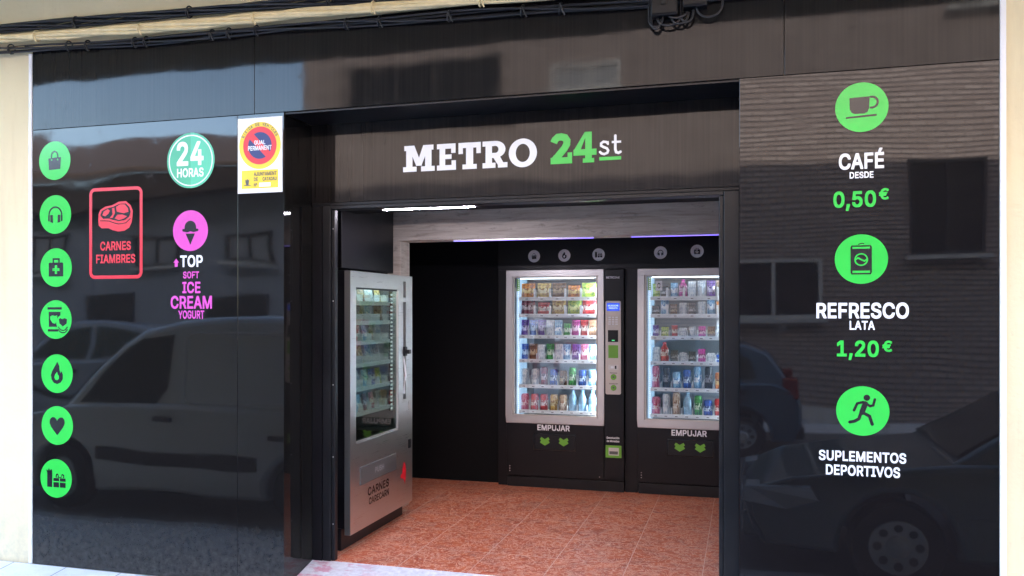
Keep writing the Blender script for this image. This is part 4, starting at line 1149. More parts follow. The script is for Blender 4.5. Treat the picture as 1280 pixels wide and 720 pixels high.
    pl = MB()
    x0, x1, z0, z1, rad = f(-1.100), f(-.972), .806, 1.574, .014
    pl.prism(arc(x1 - rad, z1 - rad, rad, 0, 90, 5) + arc(x0 + rad, z1 - rad, rad, 90, 180, 5) + arc(x0 + rad, z0 + rad, rad, 180, 270, 5) + arc(x1 - rad, z0 + rad, rad, 270, 360, 5), -.012, -.0045, 'silver_paint')
    pl.build('control_plate', pc, bevel=.0015)
    y = -.0125
    sc = MB().box(f(-1.087), y - .002, 1.492, f(-.983), y, 1.555, 'screen')
    sc.text('SELECCIONE', f(-1.078), 1.528, f(-.992), 1.541, 'screen_text', y - .0025, .02).text('PRODUCTO', f(-1.070), 1.507, f(-1.0), 1.520, 'screen_text', y - .0025, .02)
    sc.build('screen', pc)
    mb = MB()
    for r_ in range(4):
        for c_ in range(3):
            mb.box(f(-1.074) + c_ * .028, y - .004, 1.376 + r_ * .0185, f(-1.074) + c_ * .028 + .021, y, 1.376 + r_ * .0185 + .013, 'white_plastic')
    mb.build('keypad', pc, bevel=.001)
    mb = MB().box(f(-1.077), y - .010, 1.237, f(-.994), y, 1.334, 'black_satin').box(f(-1.045), y - .0115, 1.246, f(-1.022), y - .0102, 1.254, 'led_green')
    mb.build('card_reader', pc)
    bx('note_label', f(-1.075), y - .002, 1.105, f(-.994), y, 1.21, 'machine_green', pc)
    mb = MB().box(f(-1.075), y - .003, 1.009, f(-.991), y, 1.049, 'alu').box(f(-1.055), y - .004, 1.020, f(-1.030), y - .0032, 1.038, 'white_plastic').box(f(-1.02), y - .004, 1.016, f(-1.008), y - .0032, 1.042, 'black_satin')
    mb.build('coin_slot', pc)
    for zz in (.949, .861):
        MB().lathe([(.024, 0), (.024, -.004), (.020, -.006)], 'machine_green', 20, (f(-1.032), y, zz), 'y').box(f(-1.040), y - .0068, zz - .006, f(-1.024), y - .0062, zz + .006, 'grey_ink').build('button', pc)
    mb = MB().text('Monedas', f(-1.062), .978, f(-1.002), .988, 'grey_ink', y - .0006, .01).text('Devolución', f(-1.068), .889, f(-.996), .900, 'grey_ink', y - .0006, .01)
    mb.text('METRO24st', f(-1.094), 1.757, f(-.984), 1.776, 'white_vinyl', -.0048, .03)
    mb.text('Devolución', f(-1.090), .440, f(-.986), .458, 'white_vinyl', -.0048, .02).text('de Monedas', f(-1.090), .413, f(-.986), .431, 'white_vinyl', -.0048, .02)
    mb.build('lettering', pc)
    mb = MB().box(f(-1.098), -.012, .287, f(-.968), -.0045, .387, 'machine_green')
    mb.box(f(-1.073), -.0135, .306, f(-.989), -.0122, .369, 'alu').box(f(-1.066), -.0142, .315, f(-.996), -.0137, .34, 'grey_ink')
    mb.build('coin_return', pc)
    return t
m1 = make_machine('tall black vending machine with its keypad column in full view')
m2 = copy_tree(m1, (-.837, 2.621, 0), 'tall black vending machine partly hidden by the door post')

# ------------------------------------------------------------------ steel machine
def make_steel():
    t = thing('vending_machine', 'stainless steel vending machine at the entrance reading CARNES CARECARN', 'vending machine', (-2.335, .489, 0), PI / 2)
    Wd, H0, H1 = .985, .107, 1.741
    wx0, wx1, wz0, wz1 = .078, .735, .660, 1.640
    mb = MB()
    mb.box(.02, .042, .14, .045, .66, 1.745, 'black_metal').box(.955, .042, .14, .98, .66, 1.745, 'black_metal')
    mb.box(.0455, .60, .14, .9545, .66, 1.745, 'black_metal').box(.0455, .042, 1.71, .9545, .599, 1.745, 'black_metal').box(.0455, .042, .14, .9545, .599, .62, 'black_metal')
    mb.box(.885, .042, .621, .9545, .599, 1.709, 'black_metal')
    mb.build('cabinet', t, bevel=.003)
    bx('kickplate', .023, .075, 0, .978, .655, .138, 'black_metal', t, .003)
    mb = MB()
    sl = [(.820, 1.587, .865, 1.700), (.820, .861, .865, 1.552)]
    Y0, Y1 = 0, .040
    def db(x0, z0, x1, z1): mb.box(x0, Y0, z0, x1, Y1, z1, 'steel')
    db(0, H0, Wd, wz0); db(0, wz1, .8195, H1); db(0, wz0 + .0002, wx0, wz1 - .0002); db(wx1, wz0 + .0002, .8195, wz1 - .0002)
    db(.8655, wz0 + .0002, Wd, H1); db(.8197, 1.701, .8653, H1); db(.8197, 1.5525, .8653, 1.5865); db(.8197, wz0 + .0002, .8653, .8605)
    door = mb.build('door', t, weld=False)
    mb = MB().box(.8197, .02, 1.5866, .8653, .039, 1.7008, 'black_metal').box(.8197, .02, .8607, .8653, .039, 1.5523, 'black_metal')
    mb.build('slot_recess', door)
    mb = MB().box(.826, -.012, 1.17, .870, .019, 1.235, 'black_metal').box(.834, -.040, 1.185, .872, -.0122, 1.215, 'black_metal')
    mb.build('handle', door, bevel=.004)
    mb = MB().tube([(.846, .012, 1.165), (.840, -.004, 1.09), (.852, -.006, 1.03), (.842, .004, .98), (.853, .01, .90)], .0075, 'white_plastic', 7)
    mb.tube([(.832, .01, 1.06), (.838, -.002, 1.0), (.833, .008, .93)], .004, 'alu', 6)
    mb.build('hanging_leaflet', door, smooth=True)
    bx('coin_slot', .905, -.006, .775, .940, -.0002, .840, 'alu', door, .003)
    bx('lock', .905, -.008, .500, .945, -.0002, .565, 'black_metal', door, .004)
    # window
    mb = MB()
    e = .012
    mb.box(wx0 + .0003, .006, wz0 + .0003, wx0 + e, .036, wz1 - .0003, 'black_metal').box(wx1 - e, .006, wz0 + .0003, wx1 - .0003, .036, wz1 - .0003, 'alu')
    mb.box(wx0 + e, .006, wz0 + .0003, wx1 - e, .036, wz0 + e, 'alu').box(wx0 + e, .006, wz1 - e, wx1 - e, .036, wz1 - .0003, 'black_metal')
    mb.build('window_bead', door)
    bx('window_glass', wx0 + .013, .012, wz0 + .013, wx1 - .013, .016, wz1 - .013, 'dark_glass', t)
    mb = MB()
    mb.box(.046, .58, .622, .884, .599, 1.709, 'black_metal').box(.046, .05, .622, .060, .579, 1.709, 'black_metal').box(.870, .05, .622, .884, .579, 1.709, 'liner')
    mb.build('liner', t)
    mb = MB()
    z = .80
    while z < 1.62:
        for xx in (.733, .752):
            mb.box(xx, .055, z, xx + .011, .060, z + .012, 'led_dots')
        z += .0275
    mb.build('light_dots', t)
    bx('light_tube', .10, .06, 1.665, .78, .075, 1.675, 'led_dim', t)
    bx('light_bar', .730, .0605, .79, .766, .068, 1.63, 'black_metal', t)
    for i, z in enumerate(TRAYS3):
        tr = MB().box(.062, .075, z - .006, .725, .55, z, 'white_plastic').build('tray', t)
        MB().box(.062, .062, z - .016, .725, .0745, z + .010, 'white_plastic').build('price_rail', tr)
        mb = MB()
        for k in range(6):
            x = .066 + .655 * k / 5
            mb.box(x - .002, .077, z + .0005, x + .002, .53, z + .055, 'white_plastic')
        mb.build('divider', tr)
    fl = bx('delivery_flap', .129, -.006, .388, .690, -.0002, .504, 'silver_dark', t, .004)
    MB().text('PUSH', .34, .43, .48, .468, 'flap_ink', -.0068, .03).build('lettering', fl)
    mb = MB().text('CARNES', .244, .297, .572, .352, 'dark_vinyl', -.0006, .03).text('CARECARN', .260, .238, .572, .283, 'dark_vinyl', -.0006, .015)
    mb.build('lettering', t)
    mb = MB().poly([(.850, .250), (.862, .300), (.868, .345), (.860, .385), (.842, .415), (.822, .410), (.806, .375), (.800, .340), (.780, .335), (.762, .318), (.790, .305), (.815, .300), (.835, .280)], 'red_vinyl', -.0006)
    mb.build('emblem', t)
    return t
TRAYS3 = [1.545, 1.415, 1.285, 1.14, .985, .825]
M['led_dim'] = mat('dim_white_led', (.8, .8, .8), .5, emit=(.75, .92, 1.0), es=1.6)
M['silver_dark'] = mat('dull_grey_flap', (.16, .155, .155), .4, .6)
M['flap_ink'] = mat('pale_grey_ink', (.28, .27, .27), .5)
m3 = make_steel()

# ------------------------------------------------------------------ goods
def goods_mat(name, a, b, c):
    m = mat(name, a, .35)
    t = NT(m)
    tc = t.n.new('ShaderNodeTexCoord')
    sp = t.n.new('ShaderNodeSeparateXYZ')
    t.link(tc.outputs['Generated'], sp.inputs[0])
    band = t.ramp(sp.outputs[2], [(.0, a), (.30, a), (.34, b), (.62, b), (.66, a), (1.0, a)])
    for e in band.node.color_ramp.elements: pass
    f = t.noise(t.coord(kind='Generated'), 4.5, 3, .6)
    c1 = t.mix(t.ramp(f, [(.50, (0,) * 3), (.55, (1,) * 3)]), band, c)
    t.link(c1, t.p.inputs['Base Color'])
    return m
COLS = {'orange': ((.70, .24, .04), (.78, .55, .22), (.30, .08, .03)), 'golden': ((.62, .42, .10), (.75, .66, .40), (.30, .16, .04)),
        'red': ((.62, .04, .04), (.78, .66, .60), (.35, .02, .03)), 'dark red': ((.25, .02, .05), (.6, .45, .45), (.10, .01, .02)),
        'yellow-green': ((.42, .52, .06), (.72, .74, .30), (.14, .30, .05)), 'green': ((.06, .38, .08), (.60, .72, .55), (.02, .16, .04)),
        'blue': ((.04, .13, .52), (.55, .66, .80), (.02, .05, .22)), 'light blue': ((.30, .52, .70), (.78, .84, .88), (.10, .28, .52)),
        'purple': ((.16, .06, .36), (.58, .52, .70), (.06, .02, .16)), 'magenta': ((.60, .05, .34), (.80, .55, .70), (.28, .02, .16)),
        'white': ((.70, .72, .74), (.62, .66, .72), (.40, .46, .55)), 'black': ((.02, .02, .025), (.30, .30, .32), (.05, .05, .06)),
        'pink': ((.66, .22, .32), (.80, .66, .68), (.50, .06, .16)), 'beige': ((.58, .46, .34), (.74, .68, .60), (.34, .20, .12)), 'brown': ((.22, .11, .06), (.50, .36, .22), (.10, .05, .03))}
GM = {k: goods_mat(k.replace(' ', '_').replace('-', '_') + '_packaging', *v) for k, v in COLS.items()}
GM['water'] = mat('clear_blue_bottle', (.28, .48, .66), .12, var=.25, vscale=30)
_mesh = {}
def goods_mesh(kind, w, h):
    k = (kind, round(w, 3), round(h, 3))
    if k in _mesh: return _mesh[k]
    mb = MB()
    if kind in ('bag', 'pouch'):
        nx, nz = 6, 8
        g = lambda i, j, s: ((i / nx - .5) * w * (1 - .06 * math.sin(PI * j / nz)), s * (.022 if kind == 'bag' else .014) * (math.sin(PI * i / nx) * math.sin(PI * min(1, max(0, (j - .6) / (nz - 1.2))))) ** .6 if 0 < j < nz and 0 < i < nx else 0.0, j / nz * h)
        for s in (-1, 1):
            vs = [g(i, j, s) for j in range(nz + 1) for i in range(nx + 1)]
            fs = []
            for j in range(nz):
                for i in range(nx):
                    q = [j * (nx + 1) + i, j * (nx + 1) + i + 1, (j + 1) * (nx + 1) + i + 1, (j + 1) * (nx + 1) + i]
                    fs.append(q if s < 0 else q[::-1])
            mb.raw(vs, fs, 'white_plastic')
    elif kind == 'can':
        r = w / 2
        mb.lathe([(r * .78, 0), (r * .92, h * .025), (r, h * .07), (r, h * .90), (r * .86, h * .965), (r * .86, h), (r * .78, h), (r * .76, h * .985)], 'white_plastic', 18)
    elif kind == 'bottle':
        r = w / 2
        mb.lathe([(r * .8, 0), (r, h * .03), (r, h * .34), (r * .93, h * .37), (r, h * .40), (r, h * .60), (r * .8, h * .72), (r * .42, h * .86), (r * .40, h * .90), (r * .46, h * .905), (r * .46, h * .99), (r * .40, h)], 'white_plastic', 18)
    else:   # carton
        mb.box(-w / 2, -.02, 0, w / 2, .02, h, 'white_plastic')
    o = mb.build('goods', None, smooth=kind != 'carton', bevel=0)
    me = o.data
    bpy.data.objects.remove(o)
    me.materials.clear()
    _mesh[k] = me
    return me
_gm = {}
WORDS = {'bag': 'snack bag', 'pouch': 'sweet pouch', 'can': 'drink can', 'bottle': 'drink bottle', 'carton': 'snack carton', 'slim': 'slim tall can', 'pack': 'meat pack'}
ORD = ['first', 'second', 'third', 'fourth', 'fifth', 'sixth', 'seventh', 'eighth', 'ninth', 'tenth']
SHELF = ['top shelf', 'second shelf', 'third shelf', 'fourth shelf', 'fifth shelf', 'bottom shelf']
def put(kind, colour, p, w, h, mname, s, k, rz=0.0, tilt=0.0):
    base = {'slim': 'can', 'pack': 'pouch'}.get(kind, kind)
    me0 = goods_mesh(base, w, h)
    key = (me0.name, colour)
    if key not in _gm:
        me = me0.copy(); me.materials.append(GM[colour]); me.name = WORDS[kind].replace(' ', '_'); _gm[key] = me
    o = bpy.data.objects.new(WORDS[kind].replace(' ', '_'), _gm[key])
    COL.objects.link(o)
    o.location = p
    o.rotation_euler = (tilt, 0, rz)
    cn = 'clear blue' if colour == 'water' else colour
    tag(o, f'{cn} {WORDS[kind]}, {ORD[k]} on the {SHELF[s]} of the {mname}', WORDS[kind].split()[-1], f'{WORDS[kind]}s in the vending machines')
def row(mach, mname, s, n, items, trays, x0=.100, x1=.764, y=.095, rot=0.0):
    random.seed(s * 17 + len(mname))
    for k, it in enumerate(items[:n]):
        if it is None: continue
        kind, colour, w, h = it
        x = x0 + (x1 - x0) * (k + .5) / n + random.uniform(-.004, .004)
        z = trays[s] + .0008
        yy = y + random.uniform(0, .015)
        lean = -.16 if kind in ('bag', 'pouch', 'pack', 'carton') else 0
        turn = random.uniform(-.12, .12)
        for lx, ly in ((x, yy),):
            if mach is m3:
                p = (mach.location.x - ly, mach.location.y + lx, z)
                put(kind, colour, p, w, h, mname, s, k, PI / 2 + turn, lean)
            else:
                p = (mach.location.x + lx, mach.location.y + ly, z)
                put(kind, colour, p, w, h, mname, s, k, turn, lean)
B = lambda c, w=.124, h=.132: ('bag', c, w, h)
Pq = lambda c, w=.068, h=.142: ('pouch', c, w, h)
Cn = lambda c, h=.132: ('can', c, .070, h * 1.06)
Sl = lambda c, h=.150: ('slim', c, .062, h * 1.08)
Bt = lambda c, h=.185: ('bottle', c, .068, min(h, .19))
Ct = lambda c, w=.062, h=.125: ('carton', c, max(w, .058), h * 1.1)
N1 = 'keypad machine'
row(m1, N1, 0, 5, [B('orange'), B('golden'), B('brown'), B('orange', .106, .112), B('yellow-green')], TRAYS)
row(m1, N1, 1, 5, [B('dark red'), B('red', .108, .11), B('golden'), B('yellow-green'), B('red')], TRAYS)
row(m1, N1, 2, 9, [Pq('purple'), Pq('blue'), Pq('purple'), Ct('white'), Ct('light blue'), Pq('green', .056, .11), Pq('magenta'), Pq('red'), Ct('brown')], TRAYS)
row(m1, N1, 3, 9, [Pq('blue', .058, .14), Pq('brown'), Ct('white', .056, .12), Pq('green'), Ct('white'), Pq('light blue'), Ct('purple'), Pq('pink'), Pq('light blue')], TRAYS)
row(m1, N1, 4, 8, [Cn('white'), Cn('white'), Sl('dark red', .145), Cn('blue'), Cn('brown', .122), Sl('green', .145), Cn('blue', .13), Cn('light blue')], TRAYS)
row(m1, N1, 5, 8, [Cn('pink'), Cn('red'), Cn('red'), Cn('golden'), Cn('beige'), Bt('water'), Bt('water'), Bt('water')], TRAYS)
N2 = 'machine beside the post'
row(m2, N2, 0, 9, [Pq('yellow-green', .06, .12), Ct('black', .05, .09), Pq('light blue', .06, .125), Bt('magenta', .15), Ct('white', .06, .12), Pq('white'), Pq('purple'), Pq('beige'), Ct('white')], TRAYS)
row(m2, N2, 1, 9, [Ct('black', .055, .07), Pq('light blue'), Ct('brown', .055, .08), Ct('white', .055, .09), Ct('black', .055, .09), Ct('white', .05, .1), Pq('light blue'), Ct('orange', .06, .10), Ct('white')], TRAYS)
row(m2, N2, 2, 9, [Pq('purple', .05, .10), Ct('yellow-green', .05, .075), Pq('red', .05, .10), Ct('white', .05, .07), Pq('white', .055, .09), Ct('magenta', .055, .08), Ct('brown', .05, .08), Ct('white'), Ct('blue')], TRAYS)
row(m2, N2, 3, 9, [Ct('white', .055, .11), Bt('red', .165), Ct('black', .05, .09), Ct('white', .05, .07), Ct('black', .05, .08), Ct('magenta', .055, .10), Ct('white', .05, .07), Ct('blue', .06, .06), Ct('white')], TRAYS)
row(m2, N2, 4, 8, [Sl('pink', .17), Sl('black', .16), Cn('light blue', .13), Sl('blue', .145), Sl('light blue', .17), Sl('black', .17), Cn('orange', .13), Cn('red')], TRAYS)
row(m2, N2, 5, 8, [Cn('pink', .135), Sl('white', .16), Sl('beige', .17), Bt('water', .21), Sl('green', .15), Cn('blue', .122), Cn('red'), Cn('white')], TRAYS)
N3 = 'steel machine'
Pk = lambda c, w=.118, h=.112: ('pack', c, w, h)
row(m3, N3, 0, 5, [Pk('yellow-green'), Pk('beige'), Pk('brown'), Pk('white'), Pk('golden')], TRAYS3, .066, .722, .11)
row(m3, N3, 1, 5, [Pk('black'), Pk('beige'), Pk('brown'), Pk('light blue'), Pk('brown')], TRAYS3, .066, .722, .11)
row(m3, N3, 2, 6, [Ct('pink', .08, .09), Pk('yellow-green', .085), Pk('red', .085), Pk('light blue', .085), Pk('brown', .085), Pk('white', .085)], TRAYS3, .066, .722, .11)
row(m3, N3, 3, 5, [Pk('black', .1, .12), Pk('blue', .1, .12), Pk('golden', .1, .12), Pk('light blue', .1, .12), Pk('black', .1, .12)], TRAYS3, .066, .722, .11)
row(m3, N3, 4, 6, [Pk('green', .085), Pk('beige', .085), Pk('white', .085), Pk('light blue', .085), Pk('blue', .085), Pk('yellow-green', .085)], TRAYS3, .066, .722, .11)
row(m3, N3, 5, 6, [Ct('brown', .085, .08), Pk('golden', .085), Pk('light blue', .085), Pk('dark red', .085), Pk('pink', .085), Pk('white', .085)], TRAYS3, .066, .722, .11)
# small price card hanging inside the second machine
t = thing('price_card', 'white card with a black zero, hung in the window of the cut-off machine', 'card', (-.837 + .17, 2.6345, 1.655))
bx('card', -.026, 0, 0, .026, .002, .082, 'sign_white', t)
MB().text('0', -.013, .018, .013, .064, 'dark_vinyl', -.0006, .03).build('numeral', t)

# ================================================================== ACROSS THE STREET (seen in the reflections)
def window(parent, x0, z0, x1, z1, y, pane='window_dark', sill=True, frame='white_plastic', mull=1):
    fr = MB()
    w = .06
    fr.box(x0, y - .02, z0, x0 + w, y + .05, z1, frame).box(x1 - w, y - .02, z0, x1, y + .05, z1, frame)
    fr.box(x0 + w, y - .02, z0, x1 - w, y + .05, z0 + w, frame).box(x0 + w, y - .02, z1 - w, x1 - w, y + .05, z1, frame)
    for k in range(mull):
        xm = x0 + (x1 - x0) * (k + 1) / (mull + 1)
        fr.box(xm - .03, y - .01, z0 + w, xm + .03, y + .04, z1 - w, frame)
    f = fr.build('window', parent)
    bx('pane', x0 + w, y - .005, z0 + w, x1 - w, y, z1 - w, pane, f)
    if sill:
        bx('sill', x0 - .08, y + .0505, z0 - .07, x1 + .08, y + .16, z0 - .002, 'stone_sill', f)
    return f
YB = -10.5
b2 = thing('brick_building', 'tall brown brick building across the street, mirrored in the panels', 'building', (0, 0, 0))
mb = MB()
holes = [(-7.5, 5.25, -4.4, 6.25), (-3.36, 5.45, -2.13, 5.95), (2.55, 2.37, 3.7, 3.98), (-.3, 1.35, 1.25, 2.35), (3.3, 6.4, 5.2, 7.9), (-6.6, .9, -5.2, 2.3), (5.6, 1.2, 6.9, 2.6)]
mb.box(-8.35, YB - 8, -.30, 22, YB, 9.5, 'brick')
mb.build('wall', b2)
for i, h in enumerate(holes):
    window(b2, *h, YB + .012, 'shutter' if i == 1 else 'window_dark', True, 'stone_sill' if i in (1, 3) else 'black_plastic', 2 if i == 0 else 1)
mb = MB()
mb.box(-.5, YB + .002, -.296, 1.45, YB + .06, -.05, 'stone_sill')
mb.build('door_step', b2)
bx('cornice', -8.5, YB + .002, 9.3, 22, YB + .28, 9.55, 'stone_sill', b2)
b3 = thing('low_house', 'low bluish grey house with a dark tiled roof across the street, mirrored in the panels', 'house', (0, 0, 0))
bx('wall', -34, YB - 7, -.30, -8.36, YB, 4.35, 'grey_render', b3)
mb = MB()
mb.raw([(-34, YB + .55, 4.25), (-8.4, YB + .55, 4.25), (-8.4, YB - 4, 6.0), (-34, YB - 4, 6.0), (-34, YB + .55, 4.40), (-8.4, YB + .55, 4.40), (-8.4, YB - 4, 6.2), (-34, YB - 4, 6.2)],
       [(3, 2, 1, 0), (4, 5, 6, 7), (0, 1, 5, 4), (1, 2, 6, 5), (2, 3, 7, 6), (3, 0, 4, 7)], 'roof_tile')
mb.build('roof', b3, recalc=True)
bx('eave', -33.9, YB + .002, 3.75, -8.4, YB + .48, 4.24, 'roof_tile', b3)
for h in ((-12.3, 2.5, -11.2, 3.15), (-10.1, 2.5, -9.1, 3.15), (-15.3, 2.3, -14.1, 3.2)):
    window(b3, *h, YB + .012, 'shutter', True, 'black_plastic')
for x0 in (-13.6, -10.6):
    f = bx('door', x0, YB + .002, -.298, x0 + 1.3, YB + .05, 1.9, 'black_plastic', b3)
    bx('handle', x0 + .1, YB + .051, .75, x0 + .13, YB + .09, .95, 'alu', f)

# ------------------------------------------------------------------ vehicles; local x runs nose to tail, ground at z = 0
def wheel(parent, x, y, r, side):
    w = MB()
    tw = .19
    y0 = y
    prof = [(r * .62, 0), (r * .94, 0), (r, .025), (r, tw - .025), (r * .94, tw), (r * .62, tw)]
    w.lathe([(a, h - tw if side > 0 else h) for a, h in prof], 'tyre', 28, (x, y0, r), 'y')
    ob = w.build('wheel', parent, smooth=True, recalc=True)
    h = MB()
    yy = y0 + (.004 if side > 0 else -.004)
    cap = [(0, .012), (.25, .012), (.3, .0), (.55, -.004), (.60, -.02), (.66, -.02)]
    rr = [(max(.001, a * r), -(-dy) if side > 0 else -dy) for a, dy in cap]
    h.lathe([(.001, (.014 if side > 0 else -.014)), (r * .2, (.014 if side > 0 else -.014)), (r * .26, 0), (r * .6, (.004 if side > 0 else -.004)), (r * .66, (-.03 if side > 0 else .03))], 'hubcap', 28, (x, yy, r), 'y')
    for k in range(8):
        a = 2 * PI * k / 8
        c0 = (x + r * .43 * math.cos(a), yy + side * .008, r + r * .43 * math.sin(a))
        n = 10
        pts = [(c0[0] + r * .095 * math.cos(2 * PI * j / n), c0[1], c0[2] + r * .095 * math.sin(2 * PI * j / n)) for j in range(n)]
        h.face(pts if side < 0 else pts[::-1], 'tyre')
    h.build('hubcap', ob, smooth=True, recalc=True)
def vehicle(name, label, cat, loc, P):
    t = thing(name, label, cat, loc)
    L, hw, r = P['L'], P['hw'], P['r']
    low = P['low']                      # upper outline of the lower body, nose to tail
    wheels = P['wheels']
    zb = .22
    poly = []
    bottom = [(L - .10, zb)]
    for wx in sorted(wheels, reverse=True):
        ra = r + .06
        a0 = math.asin(max(-1, min(1, (zb - r) / ra)))
        pts = [(wx + ra * math.cos(a), r + ra * math.sin(a)) for a in [a0 + (PI - 2 * a0) * i / 14 for i in range(15)]]
        bottom += pts
    bottom += [(.10, zb)]
    # front view counter-clockwise from -y: bottom left to right, so reverse lists
    poly = list(reversed(bottom)) + [(L, .45)] + list(reversed(low)) + [(0, .42)]
    pinch = P.get('pinch', .10)
    def tap(x, z, s):
        d = 0
        if x < .5: d = pinch * (1 - x / .5) ** 1.5
        if x > L - .4: d = pinch * .6 * ((x - L + .4) / .4) ** 1.5
        d += max(0, (z - .75)) * P.get('tum_low', .10) + max(0, .42 - z) * .15
        return d if s == 0 else -d
    MB().prism(poly, -hw, hw, P['paint'], tap).build('body', t, smooth=True, bevel=.045, bseg=3, recalc=True)
    g = P['cab']
    tum = P['tum']; zc = P['zc']
    wy = lambda z: hw - .02 - max(0, z - zc) * tum - .035
    gt = lambda x, z, s: (hw - wy(z)) if s == 0 else -(hw - wy(z))
    MB().prism(list(reversed(g)), -hw, hw, P.get('cab_paint', P['paint']), gt).build('cabin', t, smooth=True, bevel=P.get('cb', .05), bseg=3, recalc=True)
    for side in (-1, 1):
        for pl in P['side_windows']:
            pts = [(x, side * (wy(z) + .006), z) for x, z in pl]
            mb = MB(); mb.face(pts if side > 0 else pts[::-1], 'car_window')
            mb.face(pts[::-1] if side > 0 else pts, 'car_window')
            mb.build('side_window', t)
        for wx in wheels:
            wheel(t, wx, side * (hw - .01), r, side)
        hl = P['head']
        pts = [(x - .02 - pinch * .1, side * (hw - pinch * (1 - min(x, .5) / .5) ** 1.5 - .01 + .012), z) for x, z in hl]
        mb = MB()
        lo = [(p[0], p[1] - side * .25, p[2]) for p in pts]
        n = len(pts)
        mb.raw(pts + lo, [list(range(n)), list(range(2 * n - 1, n - 1, -1))] + [[i, (i + 1) % n, n + (i + 1) % n, n + i] for i in range(n)], 'headlamp')
        mb.build('headlight', t, recalc=True, bevel=.01)
        tl = P['tail']
        mb = MB()
        x0, z0, x1, z1 = tl
        ys = sorted((side * (hw - pinch * .6 + .015), side * (hw - .30)))
        mb.box(x0, ys[0], z0, x1 + .02, ys[1], z1, 'taillamp')
        mb.build('tail_light', t, bevel=.015)
        for hx, hz in P['handles']:
            bx('door_handle', hx - .09, *( (side * hw - .02, hz - .02) if side > 0 else (-hw - .02, hz - .02)), hx + .09, (side * hw + .03) if side > 0 else (-hw + .02), hz + .03, P.get('handle_m', 'black_plastic'), t, .008)
        for q in P.get('mould', []):
            x0, z0, x1, z1 = q
            bx('side_moulding', x0, *((hw - .005, z0) if side > 0 else (-hw - .014, z0)), x1, (hw + .014) if side > 0 else (-hw + .005), z1, P.get('mould_m', 'black_plastic'), t, .006)
        if 'outline' in P:
            for o_ in P['outline']:
                MB().tube([(x, side * ((wy(z) if z > zc else hw - max(0, z - .75) * P.get('tum_low', .10)) + .004), z) for x, z in o_], .010, P['paint'], 6).build('panel_bead', t, smooth=True)
    # windscreen and rear window follow the cabin's end faces
    for nm, a, c in (('windscreen', *P['screen']), ('rear_window', *P['rear'])):
        d = Vector((c[0] - a[0], c[1] - a[1])).normalized()
        nx, nz = (-d.y, d.x)
        a2 = Vector(a) + d * .07 + Vector((nx, nz)) * .008; c2 = Vector(c) - d * .09 + Vector((nx, nz)) * .008
        wa, wc = wy(a2.y) - .06, wy(c2.y) - .07
        mb = MB(); q = [(a2.x, -wa, a2.y), (a2.x, wa, a2.y), (c2.x, wc, c2.y), (c2.x, -wc, c2.y)]
        mb.face(q[::-1], 'car_window'); mb.face(q, 'car_window')
        mb.build(nm, t)
    bx('bumper', -.03, -hw + pinch + .03, .26, .12, hw - pinch - .03, .46, P.get('bump_m', 'black_plastic'), t, .03)
    bx('bumper', L - .12, -hw + .12, .26, L + .03, hw - .12, .46, P.get('bump_m', 'black_plastic'), t, .03)
    bx('licence_plate', -.04, -.26, .36, -.031, .26, .46, 'white_plastic', t)
    return t
HATCH = dict(L=3.95, hw=.83, r=.30, wheels=(.76, 3.22), zc=.88, tum=.34, pinch=.14,
             low=[(.02, .60), (.14, .70), (.55, .80), (1.02, .88), (2.0, .92), (3.6, .95), (3.90, .88), (3.95, .70)],
             cab=[(.98, .84), (1.62, 1.32), (1.95, 1.42), (2.5, 1.46), (3.25, 1.42), (3.55, 1.30), (3.86, .90)],
             side_windows=[[(1.28, .95), (1.80, 1.30), (2.32, 1.36), (2.32, .97)], [(2.42, .97), (2.42, 1.36), (3.05, 1.33), (3.32, 1.20), (3.40, 1.0)]],
             head=[(.02, .60), (.06, .72), (.50, .78), (.46, .64)], tail=(3.72, .78, 3.90, 1.02), handles=[(2.22, .82), (3.18, .84)],
             screen=((.98, .86), (1.62, 1.33)), rear=((3.55, 1.31), (3.86, .92)), mould=[(1.05, .52, 2.95, .58)])
ROAD = -.42
vehicle('hatchback', 'blue hatchback parked across the street, mirrored beside the running figure', 'car', (-3.25, -7.95, ROAD), dict(HATCH, paint='paint_blue', mould_m='paint_blue'))
vehicle('hatchback', 'white hatchback with a red tail light parked across the street, mirrored in the machine glass', 'car', (-7.5, -7.95, ROAD), dict(HATCH, paint='paint_white', tail=(3.70, .92, 3.93, 1.22)))
vehicle('estate_car', 'pale silver car parked across the street beyond the van, mirrored in the large panel', 'car', (-13.0, -7.9, ROAD),
        dict(HATCH, L=4.3, paint='paint_silver', low=[(.02, .62), (.14, .74), (.55, .86), (1.02, .96), (2.0, 1.0), (3.9, 1.02), (4.24, .95), (4.3, .75)], zc=.95,
             cab=[(.98, .92), (1.62, 1.46), (2.0, 1.60), (2.6, 1.64), (3.6, 1.60), (3.95, 1.44), (4.22, .98)],
             side_windows=[[(1.28, 1.05), (1.80, 1.44), (2.42, 1.52), (2.42, 1.07)], [(2.52, 1.07), (2.52, 1.52), (3.45, 1.50), (3.75, 1.30), (3.82, 1.10)]],
             screen=((.98, .94), (1.62, 1.47)), rear=((3.95, 1.45), (4.22, 1.0)), wheels=(.78, 3.5), tail=(4.05, .85, 4.25, 1.1)))
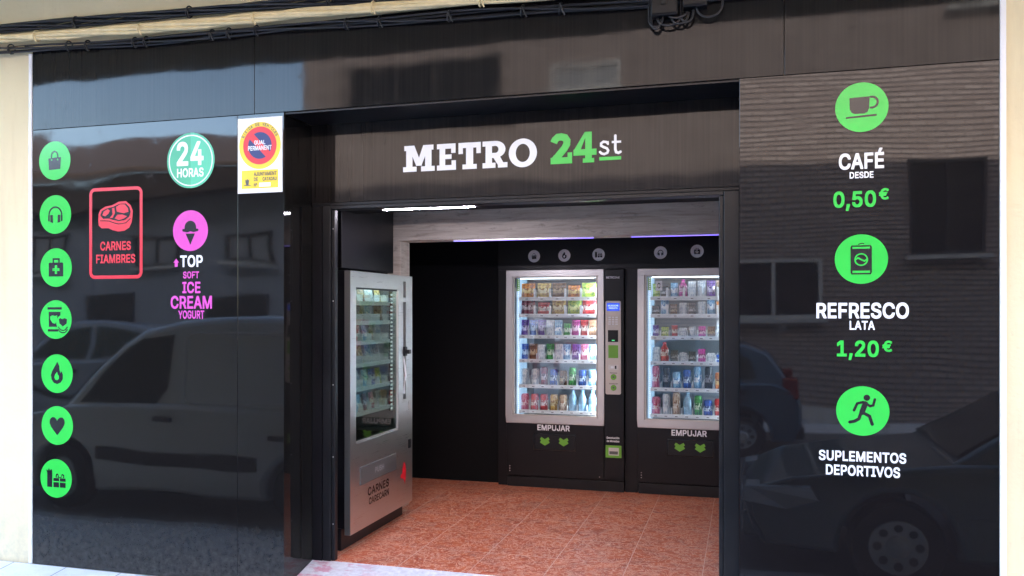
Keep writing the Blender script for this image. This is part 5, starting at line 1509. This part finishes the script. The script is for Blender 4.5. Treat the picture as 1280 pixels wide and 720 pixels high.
vehicle('saloon_car', 'dark green saloon car with silver wheel trims, mirrored under the supplement sticker', 'car', (.02, -2.76, ROAD),
        dict(HATCH, L=4.4, paint='paint_dark', hw=.85, r=.31, wheels=(.98, 3.55), pinch=.22, mould_m='paint_dark', bump_m='paint_dark',
             low=[(-.02, .56), (.06, .64), (.30, .74), (.80, .82), (1.35, .88), (2.2, .92), (3.5, .94), (4.25, .93), (4.38, .80), (4.4, .62)],
             cab=[(1.30, .86), (2.0, 1.30), (2.35, 1.39), (2.8, 1.41), (3.25, 1.35), (3.95, .93)],
             side_windows=[[(1.62, .95), (2.15, 1.29), (2.62, 1.34), (2.62, .97)], [(2.72, .97), (2.72, 1.34), (3.10, 1.30), (3.55, 1.02)]],
             head=[(.00, .52), (.03, .64), (.46, .69), (.52, .60), (.30, .52)], screen=((1.30, .88), (2.0, 1.31)), rear=((3.25, 1.36), (3.95, .95)), tail=(4.18, .66, 4.34, .84),
             handles=[(2.5, .82), (3.35, .84)], mould=[(1.42, .48, 3.1, .54)]))
vehicle('delivery_van', 'grey panel van with black handles parked by the kerb, mirrored in the large panel', 'van', (-7.10, -3.18, ROAD),
        dict(L=4.15, hw=.86, r=.31, wheels=(.82, 3.40), zc=1.02, tum=.16, tum_low=.04, pinch=.16, paint='paint_grey', cb=.07,
             low=[(.0, .62), (.10, .80), (.35, .93), (.85, 1.04), (2.0, 1.08), (4.08, 1.08), (4.15, .9)],
             cab=[(.72, .98), (1.38, 1.58), (1.62, 1.72), (2.0, 1.80), (2.6, 1.83), (3.9, 1.80), (4.08, 1.72), (4.13, 1.02)],
             side_windows=[[(.98, 1.06), (1.46, 1.54), (1.62, 1.63), (1.98, 1.66), (1.94, 1.20), (1.82, 1.07)]],
             outline=[[(2.10, 1.60), (2.10, 1.16), (2.13, 1.11), (2.18, 1.10), (4.05, 1.10)], [(2.10, 1.60), (2.13, 1.66), (2.2, 1.68), (4.02, 1.66)]],
             head=[(.04, .66), (.10, .84), (.40, .92), (.40, .72)], tail=(3.98, .9, 4.14, 1.4), handles=[(1.92, .92), (3.16, .80), (3.42, .82)],
             screen=((.72, 1.0), (1.38, 1.59)), rear=((4.08, 1.72), (4.13, 1.05)), mould=[(1.22, .50, 2.95, .62)]))
